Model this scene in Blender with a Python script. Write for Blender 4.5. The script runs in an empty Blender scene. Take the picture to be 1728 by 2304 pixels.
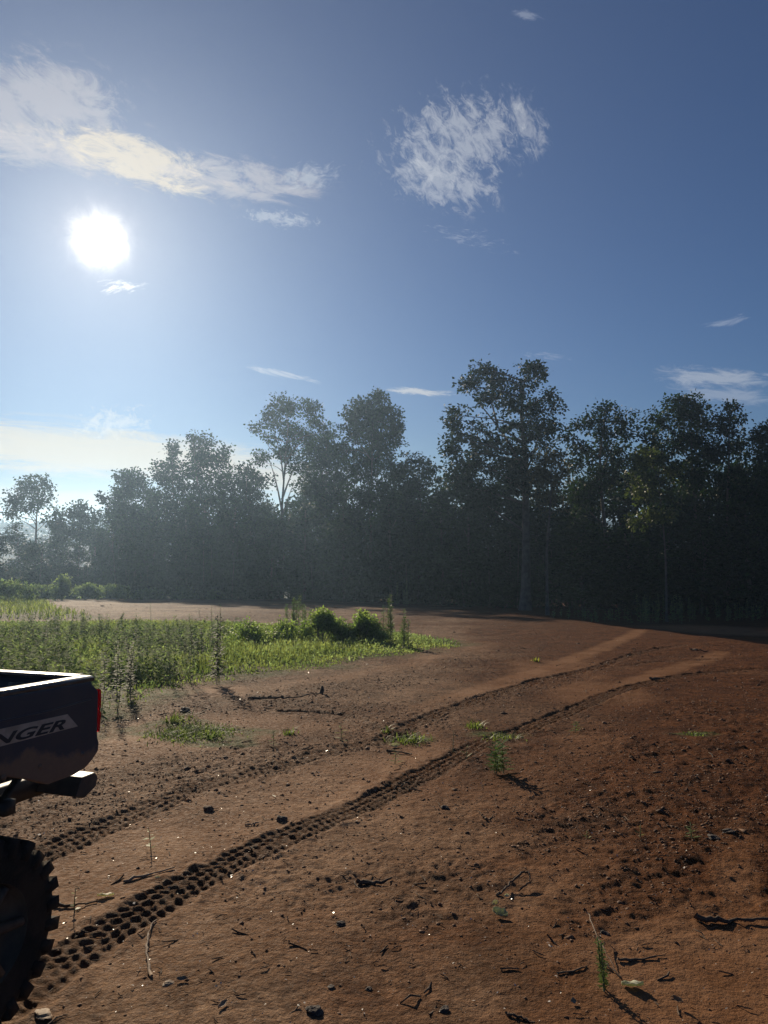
import bpy, math, random
import numpy as np
from mathutils import Vector, Matrix

# ------------------------------------------------------------------ camera, sky, sun, exposure
scene = bpy.context.scene
C = scene.collection
random.seed(5)
rng = np.random.default_rng(11)
H = 1.6                      # eye height
F = 1664.0                   # focal length in photo pixels (1728 x 2304)
PITCH = math.atan(38 / F)

cam_data = bpy.data.cameras.new('camera')
cam_data.lens = 26.0
cam_data.sensor_width = 36.0
cam_data.sensor_fit = 'AUTO'
cam_data.clip_start = 0.05
cam_data.clip_end = 6000
cam = bpy.data.objects.new('camera', cam_data)
C.objects.link(cam)
cam.location = (0, 0, H)
cam.rotation_euler = (math.pi / 2 + PITCH, 0, 0)
scene.camera = cam

SUN_ELEV = math.radians(20.2)
SUN_AZ = math.radians(-21.2)          # from +Y, negative = to the left
sun_dir = Vector((math.sin(SUN_AZ) * math.cos(SUN_ELEV), math.cos(SUN_AZ) * math.cos(SUN_ELEV), math.sin(SUN_ELEV)))

sun_data = bpy.data.lights.new('sun', 'SUN')
sun_data.energy = 5.0
sun_data.angle = math.radians(0.5)
sun_data.color = (1.0, 0.84, 0.62)
sun = bpy.data.objects.new('sun', sun_data)
C.objects.link(sun)
sun.rotation_euler = sun_dir.to_track_quat('Z', 'Y').to_euler()
sun.location = sun_dir * 50

scene.view_settings.view_transform = 'Standard'
scene.view_settings.look = 'None'
scene.view_settings.exposure = 0.0
scene.view_settings.gamma = 1.0
scene.render.engine = 'CYCLES'
cy = scene.cycles
cy.use_denoising = True
cy.denoiser = 'OPENIMAGEDENOISE'
cy.denoising_input_passes = 'RGB_ALBEDO_NORMAL'
cy.max_bounces = 6
cy.diffuse_bounces = 3
cy.glossy_bounces = 2
cy.transmission_bounces = 4
cy.transparent_max_bounces = 6
cy.volume_bounces = 0
cy.sample_clamp_indirect = 4.0
cy.caustics_reflective = False
cy.caustics_refractive = False


class NT:
    """small helper for node trees"""
    def __init__(self, tree):
        self.t = tree
        tree.nodes.clear()

    def n(self, kind, **kw):
        nd = self.t.nodes.new(kind)
        ins = kw.pop('ins', {})
        for k, v in kw.items():
            setattr(nd, k, v)
        for k, v in ins.items():
            self.set(nd.inputs[k], v)
        return nd

    def set(self, sock, v):
        if isinstance(v, bpy.types.NodeSocket):
            self.t.links.new(v, sock)
        elif isinstance(v, bpy.types.Node):
            self.t.links.new(v.outputs[0], sock)
        else:
            sock.default_value = v

    def m(self, op, a, b=0.0, c=None, clamp=False):
        nd = self.n('ShaderNodeMath', operation=op, use_clamp=clamp)
        self.set(nd.inputs[0], a)
        self.set(nd.inputs[1], b)
        if c is not None:
            self.set(nd.inputs[2], c)
        return nd.outputs[0]

    def mix(self, f, a, b, blend='MIX'):
        nd = self.n('ShaderNodeMix', data_type='RGBA', blend_type=blend)
        self.set(nd.inputs[0], f)
        self.set(nd.inputs[6], a)
        self.set(nd.inputs[7], b)
        return nd.outputs[2]

    def noise(self, vec, scale, detail=3.0, rough=0.5, dist=0.0):
        nd = self.n('ShaderNodeTexNoise')
        if vec is not None:
            self.set(nd.inputs['Vector'], vec)
        nd.inputs['Scale'].default_value = scale
        nd.inputs['Detail'].default_value = detail
        nd.inputs['Roughness'].default_value = rough
        nd.inputs['Distortion'].default_value = dist
        return nd.outputs['Fac']

    def ramp(self, f, lo, hi, a=0.0, b=1.0):
        nd = self.n('ShaderNodeMapRange', interpolation_type='SMOOTHSTEP')
        self.set(nd.inputs[0], f)
        nd.inputs[1].default_value = lo
        nd.inputs[2].default_value = hi
        nd.inputs[3].default_value = a
        nd.inputs[4].default_value = b
        return nd.outputs[0]


SKY_STRENGTH = 0.052
world = bpy.data.worlds.new('World')
scene.world = world
world.use_nodes = True
w = NT(world.node_tree)
sky = w.n('ShaderNodeTexSky', sky_type='NISHITA', sun_disc=False, sun_elevation=SUN_ELEV,
          sun_rotation=SUN_AZ, altitude=200, air_density=1.0, dust_density=0.1, ozone_density=3.5)
tc = w.n('ShaderNodeTexCoord')
sep = w.n('ShaderNodeSeparateXYZ', ins={0: tc.outputs['Generated']})
ysafe = w.m('MAXIMUM', sep.outputs[1], 0.05)
U = w.m('DIVIDE', sep.outputs[0], ysafe)          # horizontal / vertical tangent of the direction, north = +Y
V = w.m('DIVIDE', sep.outputs[2], ysafe)
uv = w.n('ShaderNodeCombineXYZ', ins={0: U, 1: V}).outputs[0]
K = 1.0 / SKY_STRENGTH
col = w.mix(1.0, sky.outputs[0], (0.54, 0.695, 0.93, 1), 'MULTIPLY')

# clouds: (u px, v px, rx, ry, rotation, noise stretch x, noise scale, threshold softness, opacity, colour)
WARM = (0.80, 0.70, 0.56, 1)
COOL = (0.62, 0.64, 0.68, 1)
PINK = (0.64, 0.59, 0.58, 1)


def cloud(prev, px, py, rx, ry, rot, opacity, colr, nscale=14.0, stretch=2.5, nrot=None, cover=0.5, detail=7.0):
    cu = (px - 864) / F
    cv = (1190 - py) / F
    rot = math.radians(rot)
    nrot = rot if nrot is None else math.radians(nrot)
    mp = w.n('ShaderNodeMapping', vector_type='TEXTURE')
    w.set(mp.inputs[0], uv)
    mp.inputs['Location'].default_value = (cu, cv, 0)
    mp.inputs['Rotation'].default_value = (0, 0, rot)
    mp.inputs['Scale'].default_value = (rx / F, ry / F, 1)
    ln = w.n('ShaderNodeVectorMath', operation='LENGTH', ins={0: mp.outputs[0]}).outputs['Value']
    mp2 = w.n('ShaderNodeMapping', vector_type='TEXTURE')
    w.set(mp2.inputs[0], uv)
    mp2.inputs['Location'].default_value = (cu + 3.1, cv - 1.7, 0)
    mp2.inputs['Rotation'].default_value = (0, 0, nrot)
    mp2.inputs['Scale'].default_value = (stretch, 1, 1)
    nz = w.noise(mp2.outputs[0], nscale * 3.2, detail, 0.70, 0.6)
    body = w.ramp(ln, 1.25, 0.05)                       # 1 in the middle, 0 outside
    v = w.m('ADD', w.m('MULTIPLY', nz, 2.4), w.m('MULTIPLY', body, 0.75))
    dens = w.ramp(v, 1.95 - cover, 2.60 - cover)
    dens = w.m('MULTIPLY', dens, w.ramp(ln, 1.25, 0.75))
    return w.mix(w.m('MULTIPLY', dens, opacity), prev, tuple(c * K for c in colr[:3]) + (1,))


# the sun's aureole in thin high cloud
dt = w.n('ShaderNodeVectorMath', operation='DOT_PRODUCT', ins={0: tc.outputs['Generated'], 1: tuple(sun_dir)}).outputs['Value']
ang0 = w.m('ARCCOSINE', w.m('MINIMUM', dt, 0.99999))
rag = w.m('MULTIPLY', w.m('SUBTRACT', w.noise(uv, 26, 4, 0.6, 0.5), 0.5), 0.030)
ang = w.m('MAXIMUM', w.m('ADD', ang0, w.m('MULTIPLY', rag, w.ramp(ang0, 0.10, 0.02))), 0.0)
wide = w.m('MULTIPLY', w.m('POWER', 2.71828, w.m('MULTIPLY', ang, -1 / 0.36)), 0.130 * K)
mid = w.m('MULTIPLY', w.m('POWER', 2.71828, w.m('MULTIPLY', ang, -1 / 0.07)), 0.42 * K)
a2 = w.m('DIVIDE', ang, 0.021)
core = w.m('MULTIPLY', w.m('POWER', 2.71828, w.m('MULTIPLY', w.m('MULTIPLY', a2, a2), -1.0)), 3.0 * K)
glow = w.m('ADD', w.m('ADD', wide, mid), core)
glow_c = w.mix(1.0, (1.0, 0.87, 0.69, 1), glow, 'MULTIPLY')
col = w.mix(1.0, col, glow_c, 'ADD')

CL = [
    (60, 215, 260, 135, -8, 0.48, PINK, 9, 2.0, -35, 0.66),
    (60, 320, 260, 60, -14, 0.55, PINK, 12, 2.5, -20, 0.6),
    (290, 350, 260, 62, -17, 0.80, WARM, 13, 2.4, -20, 0.68),
    (530, 392, 230, 58, -8, 0.5, PINK, 13, 2.6, -12, 0.64),
    (690, 388, 110, 42, 6, 0.42, COOL, 22, 1.6, 20, 0.48),
    (1035, 300, 215, 140, 12, 0.46, COOL, 20, 1.6, -58, 0.52),
    (1000, 400, 160, 80, -12, 0.44, COOL, 20, 1.6, -50, 0.54),
    (1190, 265, 60, 110, 20, 0.34, COOL, 22, 2.4, -70, 0.46),
    (270, 640, 78, 30, 3, 0.85, (1.15, 1.10, 1.02, 1), 34, 3.2, 12, 0.34),
    (630, 485, 125, 27, -6, 0.45, COOL, 40, 1.6, -20, 0.46),
    (60, 1005, 680, 70, -5, 0.8, (0.62, 0.54, 0.43, 1), 10, 6.0, -4, 0.78),
    (400, 1045, 560, 66, -7, 0.75, (0.60, 0.53, 0.43, 1), 10, 6.0, -5, 0.78),
    (250, 950, 125, 55, 3, 0.45, (0.68, 0.66, 0.62, 1), 26, 1.3, 0, 0.44),
    (60, 1120, 420, 36, -2, 0.45, (0.60, 0.55, 0.50, 1), 12, 7.0, -3, 0.62),
    (625, 838, 100, 11, -13, 0.55, COOL, 30, 5.0, -13, 0.55),
    (945, 879, 90, 12, -5, 0.62, (0.72, 0.70, 0.66, 1), 30, 4.0, -5, 0.6),
    (1620, 850, 210, 32, -3, 0.42, (0.60, 0.62, 0.66, 1), 24, 4.0, -4, 0.50),
    (1640, 890, 170, 30, -6, 0.30, (0.58, 0.60, 0.66, 1), 24, 4.0, -4, 0.52),
    (1640, 721, 70, 14, 14, 0.30, (0.55, 0.60, 0.70, 1), 30, 4.0, 14, 0.5),
    (1185, 14, 60, 16, -12, 0.28, (0.55, 0.60, 0.70, 1), 30, 2.5, -15, 0.45),
    (1060, 530, 180, 40, -14, 0.28, (0.60, 0.64, 0.72, 1), 46, 3.0, -4, 0.20),
    (1240, 800, 80, 12, -4, 0.30, (0.58, 0.62, 0.70, 1), 36, 4.0, -4, 0.42),
]
for c in CL:
    col = cloud(col, c[0], c[1], c[2], c[3], c[4], c[5], c[6], c[7], c[8], c[9], c[10])
bg = w.n('ShaderNodeBackground', ins={0: col, 1: SKY_STRENGTH})
w.n('ShaderNodeOutputWorld', ins={0: bg.outputs[0]})


# ------------------------------------------------------------------ numeric helpers
def vnoise(x, y, seed=0):
    xi = np.floor(x).astype(np.int64)
    yi = np.floor(y).astype(np.int64)
    xf = x - xi
    yf = y - yi

    def h(a, b):
        n = (a * 374761393 + b * 668265263 + seed * 1442695041) & 0xFFFFFFFF
        n = ((n ^ (n >> 13)) * 1274126177) & 0xFFFFFFFF
        return ((n ^ (n >> 16)) & 0xFFFF) / 65535.0
    u = xf * xf * (3 - 2 * xf)
    v = yf * yf * (3 - 2 * yf)
    return (h(xi, yi) * (1 - u) + h(xi + 1, yi) * u) * (1 - v) + (h(xi, yi + 1) * (1 - u) + h(xi + 1, yi + 1) * u) * v - 0.5


def sstep(a, b, x):
    t = np.clip((x - a) / (b - a), 0, 1)
    return t * t * (3 - 2 * t)


SL = 0.075


def terrain(x, y):
    """large form of the ground: a hilltop falling gently away from the viewer"""
    x = np.asarray(x, float)
    y = np.asarray(y, float)
    z = -SL * np.clip(y, 0, 88)
    z = z - 0.12 * np.clip(y - 88, 0, 90)
    z = z + 13.0 * sstep(230, 520, y)
    z = z - 0.03 * np.clip(-y, 0, 60)
    # crest of the bank on the right
    q = (x - 10.2) * 0.9908 + (y - 19.7) * 0.1354
    z = z - 0.42 * sstep(0.0, 1.8, q) * sstep(48, 40, y) * sstep(-30, 0, y)
    # slightly raised pad at the back left
    z = z + 0.16 * sstep(33, 35.0, y + 0.8 * np.sin(x * 0.5)) * sstep(-3, -6, x) * sstep(90, 60, y)
    return z


def ray(px, py):
    u = (px - 864) / F
    v = (1152 - py) / F
    return np.array([u, math.cos(PITCH) - v * math.sin(PITCH), v * math.cos(PITCH) + math.sin(PITCH)])


def gp(px, py):
    """point of the ground seen at a photo pixel"""
    d = ray(px, py)
    t = 0.5
    step = 0.02
    prev = t
    while t < 400:
        if H + d[2] * t < terrain(d[0] * t, d[1] * t):
            break
        prev = t
        t += step
        step = max(0.02, t * 0.01)
    lo, hi = prev, t
    for _ in range(25):
        m_ = (lo + hi) / 2
        if H + d[2] * m_ < terrain(d[0] * m_, d[1] * m_):
            hi = m_
        else:
            lo = m_
    return np.array([d[0] * hi, d[1] * hi])


def at(px, py, dist):
    d = ray(px, py)
    t = dist / d[1]
    return np.array([0, 0, H]) + d * t


def gz(x, y):
    return float(terrain(x, y))


# ------------------------------------------------------------------ object helpers
def link_mesh(name, verts, faces_list, mat, parent=None, smooth=False, attrs=None):
    """verts (N,3); faces_list: list of int arrays (M,k)"""
    me = bpy.data.meshes.new(name)
    verts = np.asarray(verts, np.float32)
    me.vertices.add(len(verts))
    me.vertices.foreach_set('co', verts.ravel())
    loops = np.concatenate([np.asarray(f, np.int32).ravel() for f in faces_list])
    starts = []
    off = 0
    for f in faces_list:
        f = np.asarray(f)
        starts.append(off + np.arange(len(f)) * f.shape[1])
        off += f.size
    starts = np.concatenate(starts).astype(np.int32)
    me.loops.add(len(loops))
    me.loops.foreach_set('vertex_index', loops)
    me.polygons.add(len(starts))
    me.polygons.foreach_set('loop_start', starts)
    if smooth:
        me.polygons.foreach_set('use_smooth', np.ones(len(starts), bool))
    me.update(calc_edges=True)
    if attrs:
        for k, a in attrs.items():
            at_ = me.attributes.new(k, 'FLOAT_COLOR', 'POINT')
            at_.data.foreach_set('color', np.asarray(a, np.float32).ravel())
    if mat:
        me.materials.append(mat)
    o = bpy.data.objects.new(name, me)
    C.objects.link(o)
    if parent is not None:
        o.parent = parent
    return o


def tag(o, label=None, cat=None, group=None, kind=None):
    if label:
        o['label'] = label
    if cat:
        o['category'] = cat
    if group:
        o['group'] = group
    if kind:
        o['kind'] = kind
    return o


def empty(name, loc):
    o = bpy.data.objects.new(name, None)
    C.objects.link(o)
    o.location = loc
    return o


class Geo:
    """collects pieces of one mesh"""
    def __init__(self):
        self.v = []
        self.f = {}
        self.n = 0

    def add(self, v, f):
        v = np.asarray(v, float).reshape(-1, 3)
        f = np.asarray(f, int)
        self.f.setdefault(f.shape[1], []).append(f + self.n)
        self.v.append(v)
        self.n += len(v)

    def tube(self, pts, rad, sides=6, cap=True):
        pts = np.asarray(pts, float)
        n = len(pts)
        rad = np.broadcast_to(np.asarray(rad, float), (n,))
        tan = np.gradient(pts, axis=0)
        tan /= np.linalg.norm(tan, axis=1)[:, None] + 1e-9
        ref = np.array([0.31, 0.93, 0.17])
        if abs(np.dot(tan[0], ref)) > 0.9:
            ref = np.array([0.9, 0.1, 0.3])
        a = np.cross(tan, ref)
        a /= np.linalg.norm(a, axis=1)[:, None] + 1e-9
        b = np.cross(tan, a)
        th = np.arange(sides) / sides * 2 * np.pi
        ring = pts[:, None, :] + rad[:, None, None] * (np.cos(th)[None, :, None] * a[:, None, :] + np.sin(th)[None, :, None] * b[:, None, :])
        i = np.arange(n - 1)[:, None] * sides
        j = np.arange(sides)[None, :]
        k = (j + 1) % sides
        f = np.stack([i + j, i + k, i + sides + k, i + sides + j], -1).reshape(-1, 4)
        self.add(ring.reshape(-1, 3), f)
        if cap and sides > 2:
            base = self.n - n * sides
            for s0 in (0, (n - 1) * sides):
                self.f.setdefault(sides, []).append(np.array([[base + s0 + q for q in range(sides)]]))

    def leaves(self, pos, d, nrm, length, width, fold=0.15):
        """rhombic leaves: pos base (N,3), d unit dir, nrm unit-ish normal"""
        N = len(pos)
        d = d / (np.linalg.norm(d, axis=1)[:, None] + 1e-9)
        side = np.cross(d, nrm)
        side /= np.linalg.norm(side, axis=1)[:, None] + 1e-9
        up = np.cross(side, d)
        L = np.broadcast_to(np.asarray(length, float), (N,))[:, None]
        W = np.broadcast_to(np.asarray(width, float), (N,))[:, None]
        v = np.stack([pos, pos + d * L * 0.45 + side * W * 0.5 + up * W * fold, pos + d * L,
                      pos + d * L * 0.45 - side * W * 0.5 + up * W * fold * 0.5], 1)
        f = np.arange(N * 4).reshape(N, 4)
        self.add(v.reshape(-1, 3), f)

    def box(self, x0, x1, y0, y1, z0, z1):
        v = [(x, y, z) for z in (z0, z1) for y in (y0, y1) for x in (x0, x1)]
        f = [(0, 2, 3, 1), (4, 5, 7, 6), (0, 1, 5, 4), (2, 6, 7, 3), (0, 4, 6, 2), (1, 3, 7, 5)]
        self.add(v, f)

    def build(self, name, mat, parent=None, smooth=False):
        v = np.concatenate(self.v)
        fl = [np.concatenate(a) for a in self.f.values()]
        return link_mesh(name, v, fl, mat, parent, smooth)


def unit(n):
    v = rng.normal(size=(n, 3))
    return v / np.linalg.norm(v, axis=1)[:, None]


# ------------------------------------------------------------------ materials
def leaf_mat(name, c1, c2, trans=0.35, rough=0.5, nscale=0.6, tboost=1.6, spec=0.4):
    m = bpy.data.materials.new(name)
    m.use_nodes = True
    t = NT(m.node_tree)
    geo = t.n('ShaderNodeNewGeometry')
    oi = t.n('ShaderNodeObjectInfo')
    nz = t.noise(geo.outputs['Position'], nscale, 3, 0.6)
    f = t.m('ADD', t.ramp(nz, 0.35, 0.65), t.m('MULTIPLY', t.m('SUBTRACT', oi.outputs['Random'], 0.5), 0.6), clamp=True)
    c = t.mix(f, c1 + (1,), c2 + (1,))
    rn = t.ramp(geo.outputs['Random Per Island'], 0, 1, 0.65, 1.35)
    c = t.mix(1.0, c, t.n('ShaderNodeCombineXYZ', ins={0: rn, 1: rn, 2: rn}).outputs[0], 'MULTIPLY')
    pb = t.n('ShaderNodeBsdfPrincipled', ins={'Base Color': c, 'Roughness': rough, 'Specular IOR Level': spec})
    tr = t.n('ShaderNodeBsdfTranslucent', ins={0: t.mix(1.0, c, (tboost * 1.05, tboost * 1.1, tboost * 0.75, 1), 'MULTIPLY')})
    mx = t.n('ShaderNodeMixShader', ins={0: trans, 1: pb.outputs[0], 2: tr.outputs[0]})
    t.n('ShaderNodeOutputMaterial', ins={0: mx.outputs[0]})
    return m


def solid_mat(name, c1, c2=None, rough=0.7, nscale=8.0, spec=0.4, bump=0.0, bscale=40.0, metallic=0.0, coat=0.0, detail=5.0):
    m = bpy.data.materials.new(name)
    m.use_nodes = True
    t = NT(m.node_tree)
    tcn = t.n('ShaderNodeTexCoord')
    if c2 is None:
        c = c1 + (1,)
    else:
        c = t.mix(t.ramp(t.noise(tcn.outputs['Object'], nscale, detail, 0.6), 0.35, 0.65), c1 + (1,), c2 + (1,))
    pb = t.n('ShaderNodeBsdfPrincipled', ins={'Base Color': c, 'Roughness': rough, 'Specular IOR Level': spec, 'Metallic': metallic, 'Coat Weight': coat})
    if bump:
        bp = t.n('ShaderNodeBump', ins={'Strength': bump, 'Distance': 0.01, 'Height': t.noise(tcn.outputs['Object'], bscale, 4, 0.6)})
        t.set(pb.inputs['Normal'], bp.outputs[0])
    t.n('ShaderNodeOutputMaterial', ins={0: pb.outputs[0]})
    return m


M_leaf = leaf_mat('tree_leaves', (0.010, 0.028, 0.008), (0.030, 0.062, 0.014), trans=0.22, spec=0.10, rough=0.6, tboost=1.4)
M_leaf_gold = leaf_mat('gold_green_leaves', (0.045, 0.075, 0.018), (0.090, 0.110, 0.026), trans=0.40)
M_leaf_brown = leaf_mat('bronze_leaves', (0.10, 0.085, 0.03), (0.12, 0.11, 0.04), trans=0.3)
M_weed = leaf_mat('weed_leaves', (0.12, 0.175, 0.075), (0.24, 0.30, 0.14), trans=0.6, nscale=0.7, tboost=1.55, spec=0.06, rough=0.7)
M_fennel = leaf_mat('fennel_leaves', (0.09, 0.14, 0.05), (0.13, 0.19, 0.07), trans=0.45, nscale=1.5, tboost=1.4)
M_bush = leaf_mat('bush_leaves', (0.13, 0.20, 0.055), (0.24, 0.31, 0.09), trans=0.6, nscale=1.5, tboost=1.6, spec=0.2)
M_grass = leaf_mat('grass_blades', (0.115, 0.155, 0.050), (0.23, 0.265, 0.090), trans=0.58, nscale=0.7, tboost=1.55, spec=0.2)
M_darkgrass = leaf_mat('shade_grass', (0.12, 0.18, 0.05), (0.20, 0.26, 0.08), trans=0.4, nscale=0.8)
M_tuft = leaf_mat('tuft_blades', (0.10, 0.15, 0.035), (0.20, 0.24, 0.06), trans=0.55, nscale=6, tboost=1.4)
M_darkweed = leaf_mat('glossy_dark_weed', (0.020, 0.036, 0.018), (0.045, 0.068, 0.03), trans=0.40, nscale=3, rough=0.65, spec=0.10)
M_sprout = leaf_mat('sprout_leaves', (0.20, 0.22, 0.04), (0.28, 0.27, 0.05), trans=0.5, nscale=3)
M_bark = solid_mat('bark', (0.085, 0.072, 0.060), (0.17, 0.145, 0.12), 0.9, 3.0, 0.2, 0.6, 12)
M_stem = solid_mat('stem', (0.12, 0.15, 0.06), (0.18, 0.17, 0.09), 0.7)
M_stick = solid_mat('dead_wood', (0.055, 0.038, 0.028), (0.13, 0.09, 0.06), 0.85, 12, 0.3, 0.5, 60)
M_paleStick = solid_mat('pale_dead_wood', (0.22, 0.15, 0.10), (0.32, 0.24, 0.17), 0.8, 12, 0.3, 0.4, 60)
M_clod = solid_mat('soil_clods', (0.085, 0.044, 0.025), (0.18, 0.095, 0.052), 0.8, 3.0, 0.3, 0.4, 60)
M_rock = solid_mat('dark_rock', (0.045, 0.035, 0.03), (0.09, 0.065, 0.05), 0.75, 10, 0.3, 0.5, 50)
M_pale = leaf_mat('pale_leaf', (0.50, 0.47, 0.38), (0.66, 0.62, 0.52), trans=0.4, rough=0.6, nscale=30, tboost=1.2)
M_paleGreen = leaf_mat('grey_green_leaf', (0.36, 0.38, 0.28), (0.50, 0.50, 0.38), trans=0.35, rough=0.6, nscale=30, tboost=1.1)
M_tanleaf = solid_mat('tan_leaf', (0.26, 0.17, 0.10), (0.38, 0.27, 0.17), 0.7, 20, 0.4, 0.2, 60)
M_fleck = solid_mat('bleached_flecks', (0.30, 0.24, 0.19), (0.60, 0.55, 0.48), 0.35, 9, 0.6)

# ------------------------------------------------------------------ soil masks
def path_px(pts):
    return np.array([gp(*p) for p in pts])


def smooth_path(P, n=14):
    """Catmull-Rom through points"""
    P = np.vstack([2 * P[0] - P[1], P, 2 * P[-1] - P[-2]])
    out = []
    for i in range(1, len(P) - 2):
        t = np.linspace(0, 1, n, endpoint=False)[:, None]
        p0, p1, p2, p3 = P[i - 1], P[i], P[i + 1], P[i + 2]
        out.append(0.5 * ((2 * p1) + (-p0 + p2) * t + (2 * p0 - 5 * p1 + 4 * p2 - p3) * t ** 2 + (-p0 + 3 * p1 - 3 * p2 + p3) * t ** 3))
    out.append(P[-2][None])
    return np.vstack(out)


def along(P, x, y, reach):
    """for points (x,y): signed lateral offset and distance along polyline P (offset 99 where farther than reach)"""
    lat = np.full(x.shape, 99.0)
    sv = np.zeros(x.shape)
    s0 = 0.0
    for i in range(len(P) - 1):
        a, b = P[i], P[i + 1]
        L = np.linalg.norm(b - a)
        if L < 1e-6:
            continue
        t = (b - a) / L
        x0, x1 = min(a[0], b[0]) - reach, max(a[0], b[0]) + reach
        y0, y1 = min(a[1], b[1]) - reach, max(a[1], b[1]) + reach
        idx = np.nonzero((x > x0) & (x < x1) & (y > y0) & (y < y1))[0]
        if len(idx):
            dx = x[idx] - a[0]
            dy = y[idx] - a[1]
            u = np.clip(dx * t[0] + dy * t[1], 0, L)
            ex = dx - u * t[0]
            ey = dy - u * t[1]
            dd = np.hypot(ex, ey)
            sg = np.sign(dx * t[1] - dy * t[0])
            better = dd < np.abs(lat[idx])
            ii = idx[better]
            lat[ii] = (dd * sg)[better]
            sv[ii] = s0 + u[better]
        s0 += L
    return lat, sv


TRACKS = [  # (path, half width, depth, strength of the print)
    (smooth_path(path_px([(-20, 2262), (60, 2205), (250, 2090), (430, 1990), (600, 1905), (800, 1815), (960, 1735), (1100, 1665), (1200, 1630),
                          (1330, 1578), (1480, 1533), (1600, 1513), (1728, 1503), (1900, 1502)])), 0.135, 0.023, 1.0),
    (smooth_path(path_px([(860, 1664), (960, 1618), (1060, 1580), (1160, 1545), (1260, 1520), (1340, 1500), (1440, 1468), (1540, 1452)])), 0.13, 0.027, 0.9),
    (smooth_path(path_px([(-60, 1965), (60, 1925), (200, 1870), (330, 1815), (480, 1758), (600, 1728), (740, 1690), (860, 1664)])), 0.14, 0.024, 0.7),
    (smooth_path(path_px([(1380, 1500), (1500, 1487), (1620, 1481), (1760, 1482)])), 0.12, 0.02, 0.6),
]
SANDS = [  # smooth paler pressed soil
    (smooth_path(path_px([(220, 2020), (420, 1930), (640, 1830), (820, 1750)])), 0.42, 0.5),
    (smooth_path(path_px([(520, 2140), (760, 1990), (1000, 1850), (1180, 1760), (1330, 1660)])), 0.40, 0.35),
    (smooth_path(path_px([(900, 1900), (1080, 1800)])), 0.3, 0.35),
    (smooth_path(path_px([(560, 1560), (700, 1540), (860, 1510), (980, 1480)])), 0.5, 0.5),
    (smooth_path(path_px([(760, 1795), (830, 1755), (905, 1715), (935, 1690)])), 0.20, 0.9),
    (smooth_path(path_px([(880, 1628), (960, 1592), (1060, 1558), (1180, 1518), (1300, 1478), (1400, 1440), (1440, 1418)])), 0.30, 0.8),
    (smooth_path(path_px([(1390, 1552), (1470, 1520), (1560, 1492), (1620, 1468)])), 0.28, 0.7),
    (smooth_path(path_px([(380, 1560), (450, 1556), (520, 1552)])), 0.35, 0.9),
    (smooth_path(path_px([(270, 1672), (350, 1662), (440, 1672), (550, 1690)])), 0.22, 0.85),
    (smooth_path(path_px([(1660, 1850), (1655, 1980), (1690, 2120), (1560, 2270), (1440, 2330)])), 0.14, 0.6),
    (smooth_path(path_px([(740, 1610), (830, 1628), (900, 1640)])), 0.10, 0.7),
    (smooth_path(path_px([(520, 1352), (700, 1358), (900, 1372), (1100, 1396), (1250, 1398)])), 1.2, 0.25),
    (smooth_path(path_px([(1560, 1412), (1640, 1420), (1728, 1425), (1850, 1425)])), 3.0, 1.0),  # pinkish road strip, its sunlight painted in as full-strength pale soil
]
GULLY = smooth_path(path_px([(640, 1600), (700, 1603), (780, 1612), (850, 1640), (905, 1652)]))
GULLY2 = smooth_path(path_px([(360, 1572), (440, 1566), (520, 1564), (600, 1574), (720, 1562)]))

BELTS = [(smooth_path(path_px([(60, 1370), (330, 1372), (640, 1366)])), 9.0),
         (smooth_path(path_px([(600, 1385), (800, 1384), (1000, 1392), (1200, 1410)])), 3.0),
         (smooth_path(path_px([(260, 1600), (420, 1592), (600, 1590), (760, 1600), (880, 1620)])), 0.9),
         (smooth_path(path_px([(-60, 1850), (120, 1800), (320, 1750), (560, 1700), (780, 1660)])), 0.75),
         (smooth_path(path_px([(700, 1560), (900, 1520), (1060, 1490), (1200, 1450)])), 0.8),
         (smooth_path(path_px([(1000, 1590), (1150, 1560), (1300, 1520), (1420, 1490), (1560, 1470)])), 0.35),
         (smooth_path(path_px([(1180, 1920), (1350, 1840), (1550, 1760), (1760, 1700)])), 0.22),
         (smooth_path(path_px([(1320, 2080), (1450, 1980), (1600, 1850), (1760, 1800)])), 0.25)]
GRASS_POLY = np.array([gp(*p) for p in [(-900, 1404), (-300, 1404), (560, 1404), (700, 1416), (900, 1422), (1030, 1440), (1040, 1452), (900, 1478),
                                        (700, 1505), (560, 1525), (470, 1543), (380, 1562), (280, 1605), (232, 1660), (100, 1672), (-300, 1690), (-900, 1720)]])
GRASS_POLY2 = np.array([gp(*p) for p in [(-900, 1346), (70, 1347), (100, 1353), (130, 1372), (215, 1392), (-900, 1398)]])


def inside(poly, x, y):
    r = np.zeros(x.shape, bool)
    n = len(poly)
    for i in range(n):
        x1, y1 = poly[i]
        x2, y2 = poly[(i + 1) % n]
        c = ((y1 > y) != (y2 > y)) & (x < (x2 - x1) * (y - y1) / (y2 - y1 + 1e-12) + x1)
        r ^= c
    return r


def poly_dist(poly, x, y):
    d = np.full(x.shape, 1e9)
    n = len(poly)
    for i in range(n):
        a, b = poly[i], poly[(i + 1) % n]
        ab = b - a
        t = np.clip(((x - a[0]) * ab[0] + (y - a[1]) * ab[1]) / (ab @ ab), 0, 1)
        d = np.minimum(d, np.hypot(x - a[0] - t * ab[0], y - a[1] - t * ab[1]))
    return np.where(inside(poly, x, y), -d, d)


MOSS = [((430, 1645), 1.0, 0.42), ((400, 1630), 0.5, 0.3), ((470, 1660), 0.6, 0.3), ((920, 1660), 0.35, 0.2), ((500, 1672), 0.4, 0.2),
        ((1120, 1650), 0.35, 0.2), ((1560, 1652), 0.3, 0.15)]


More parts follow.
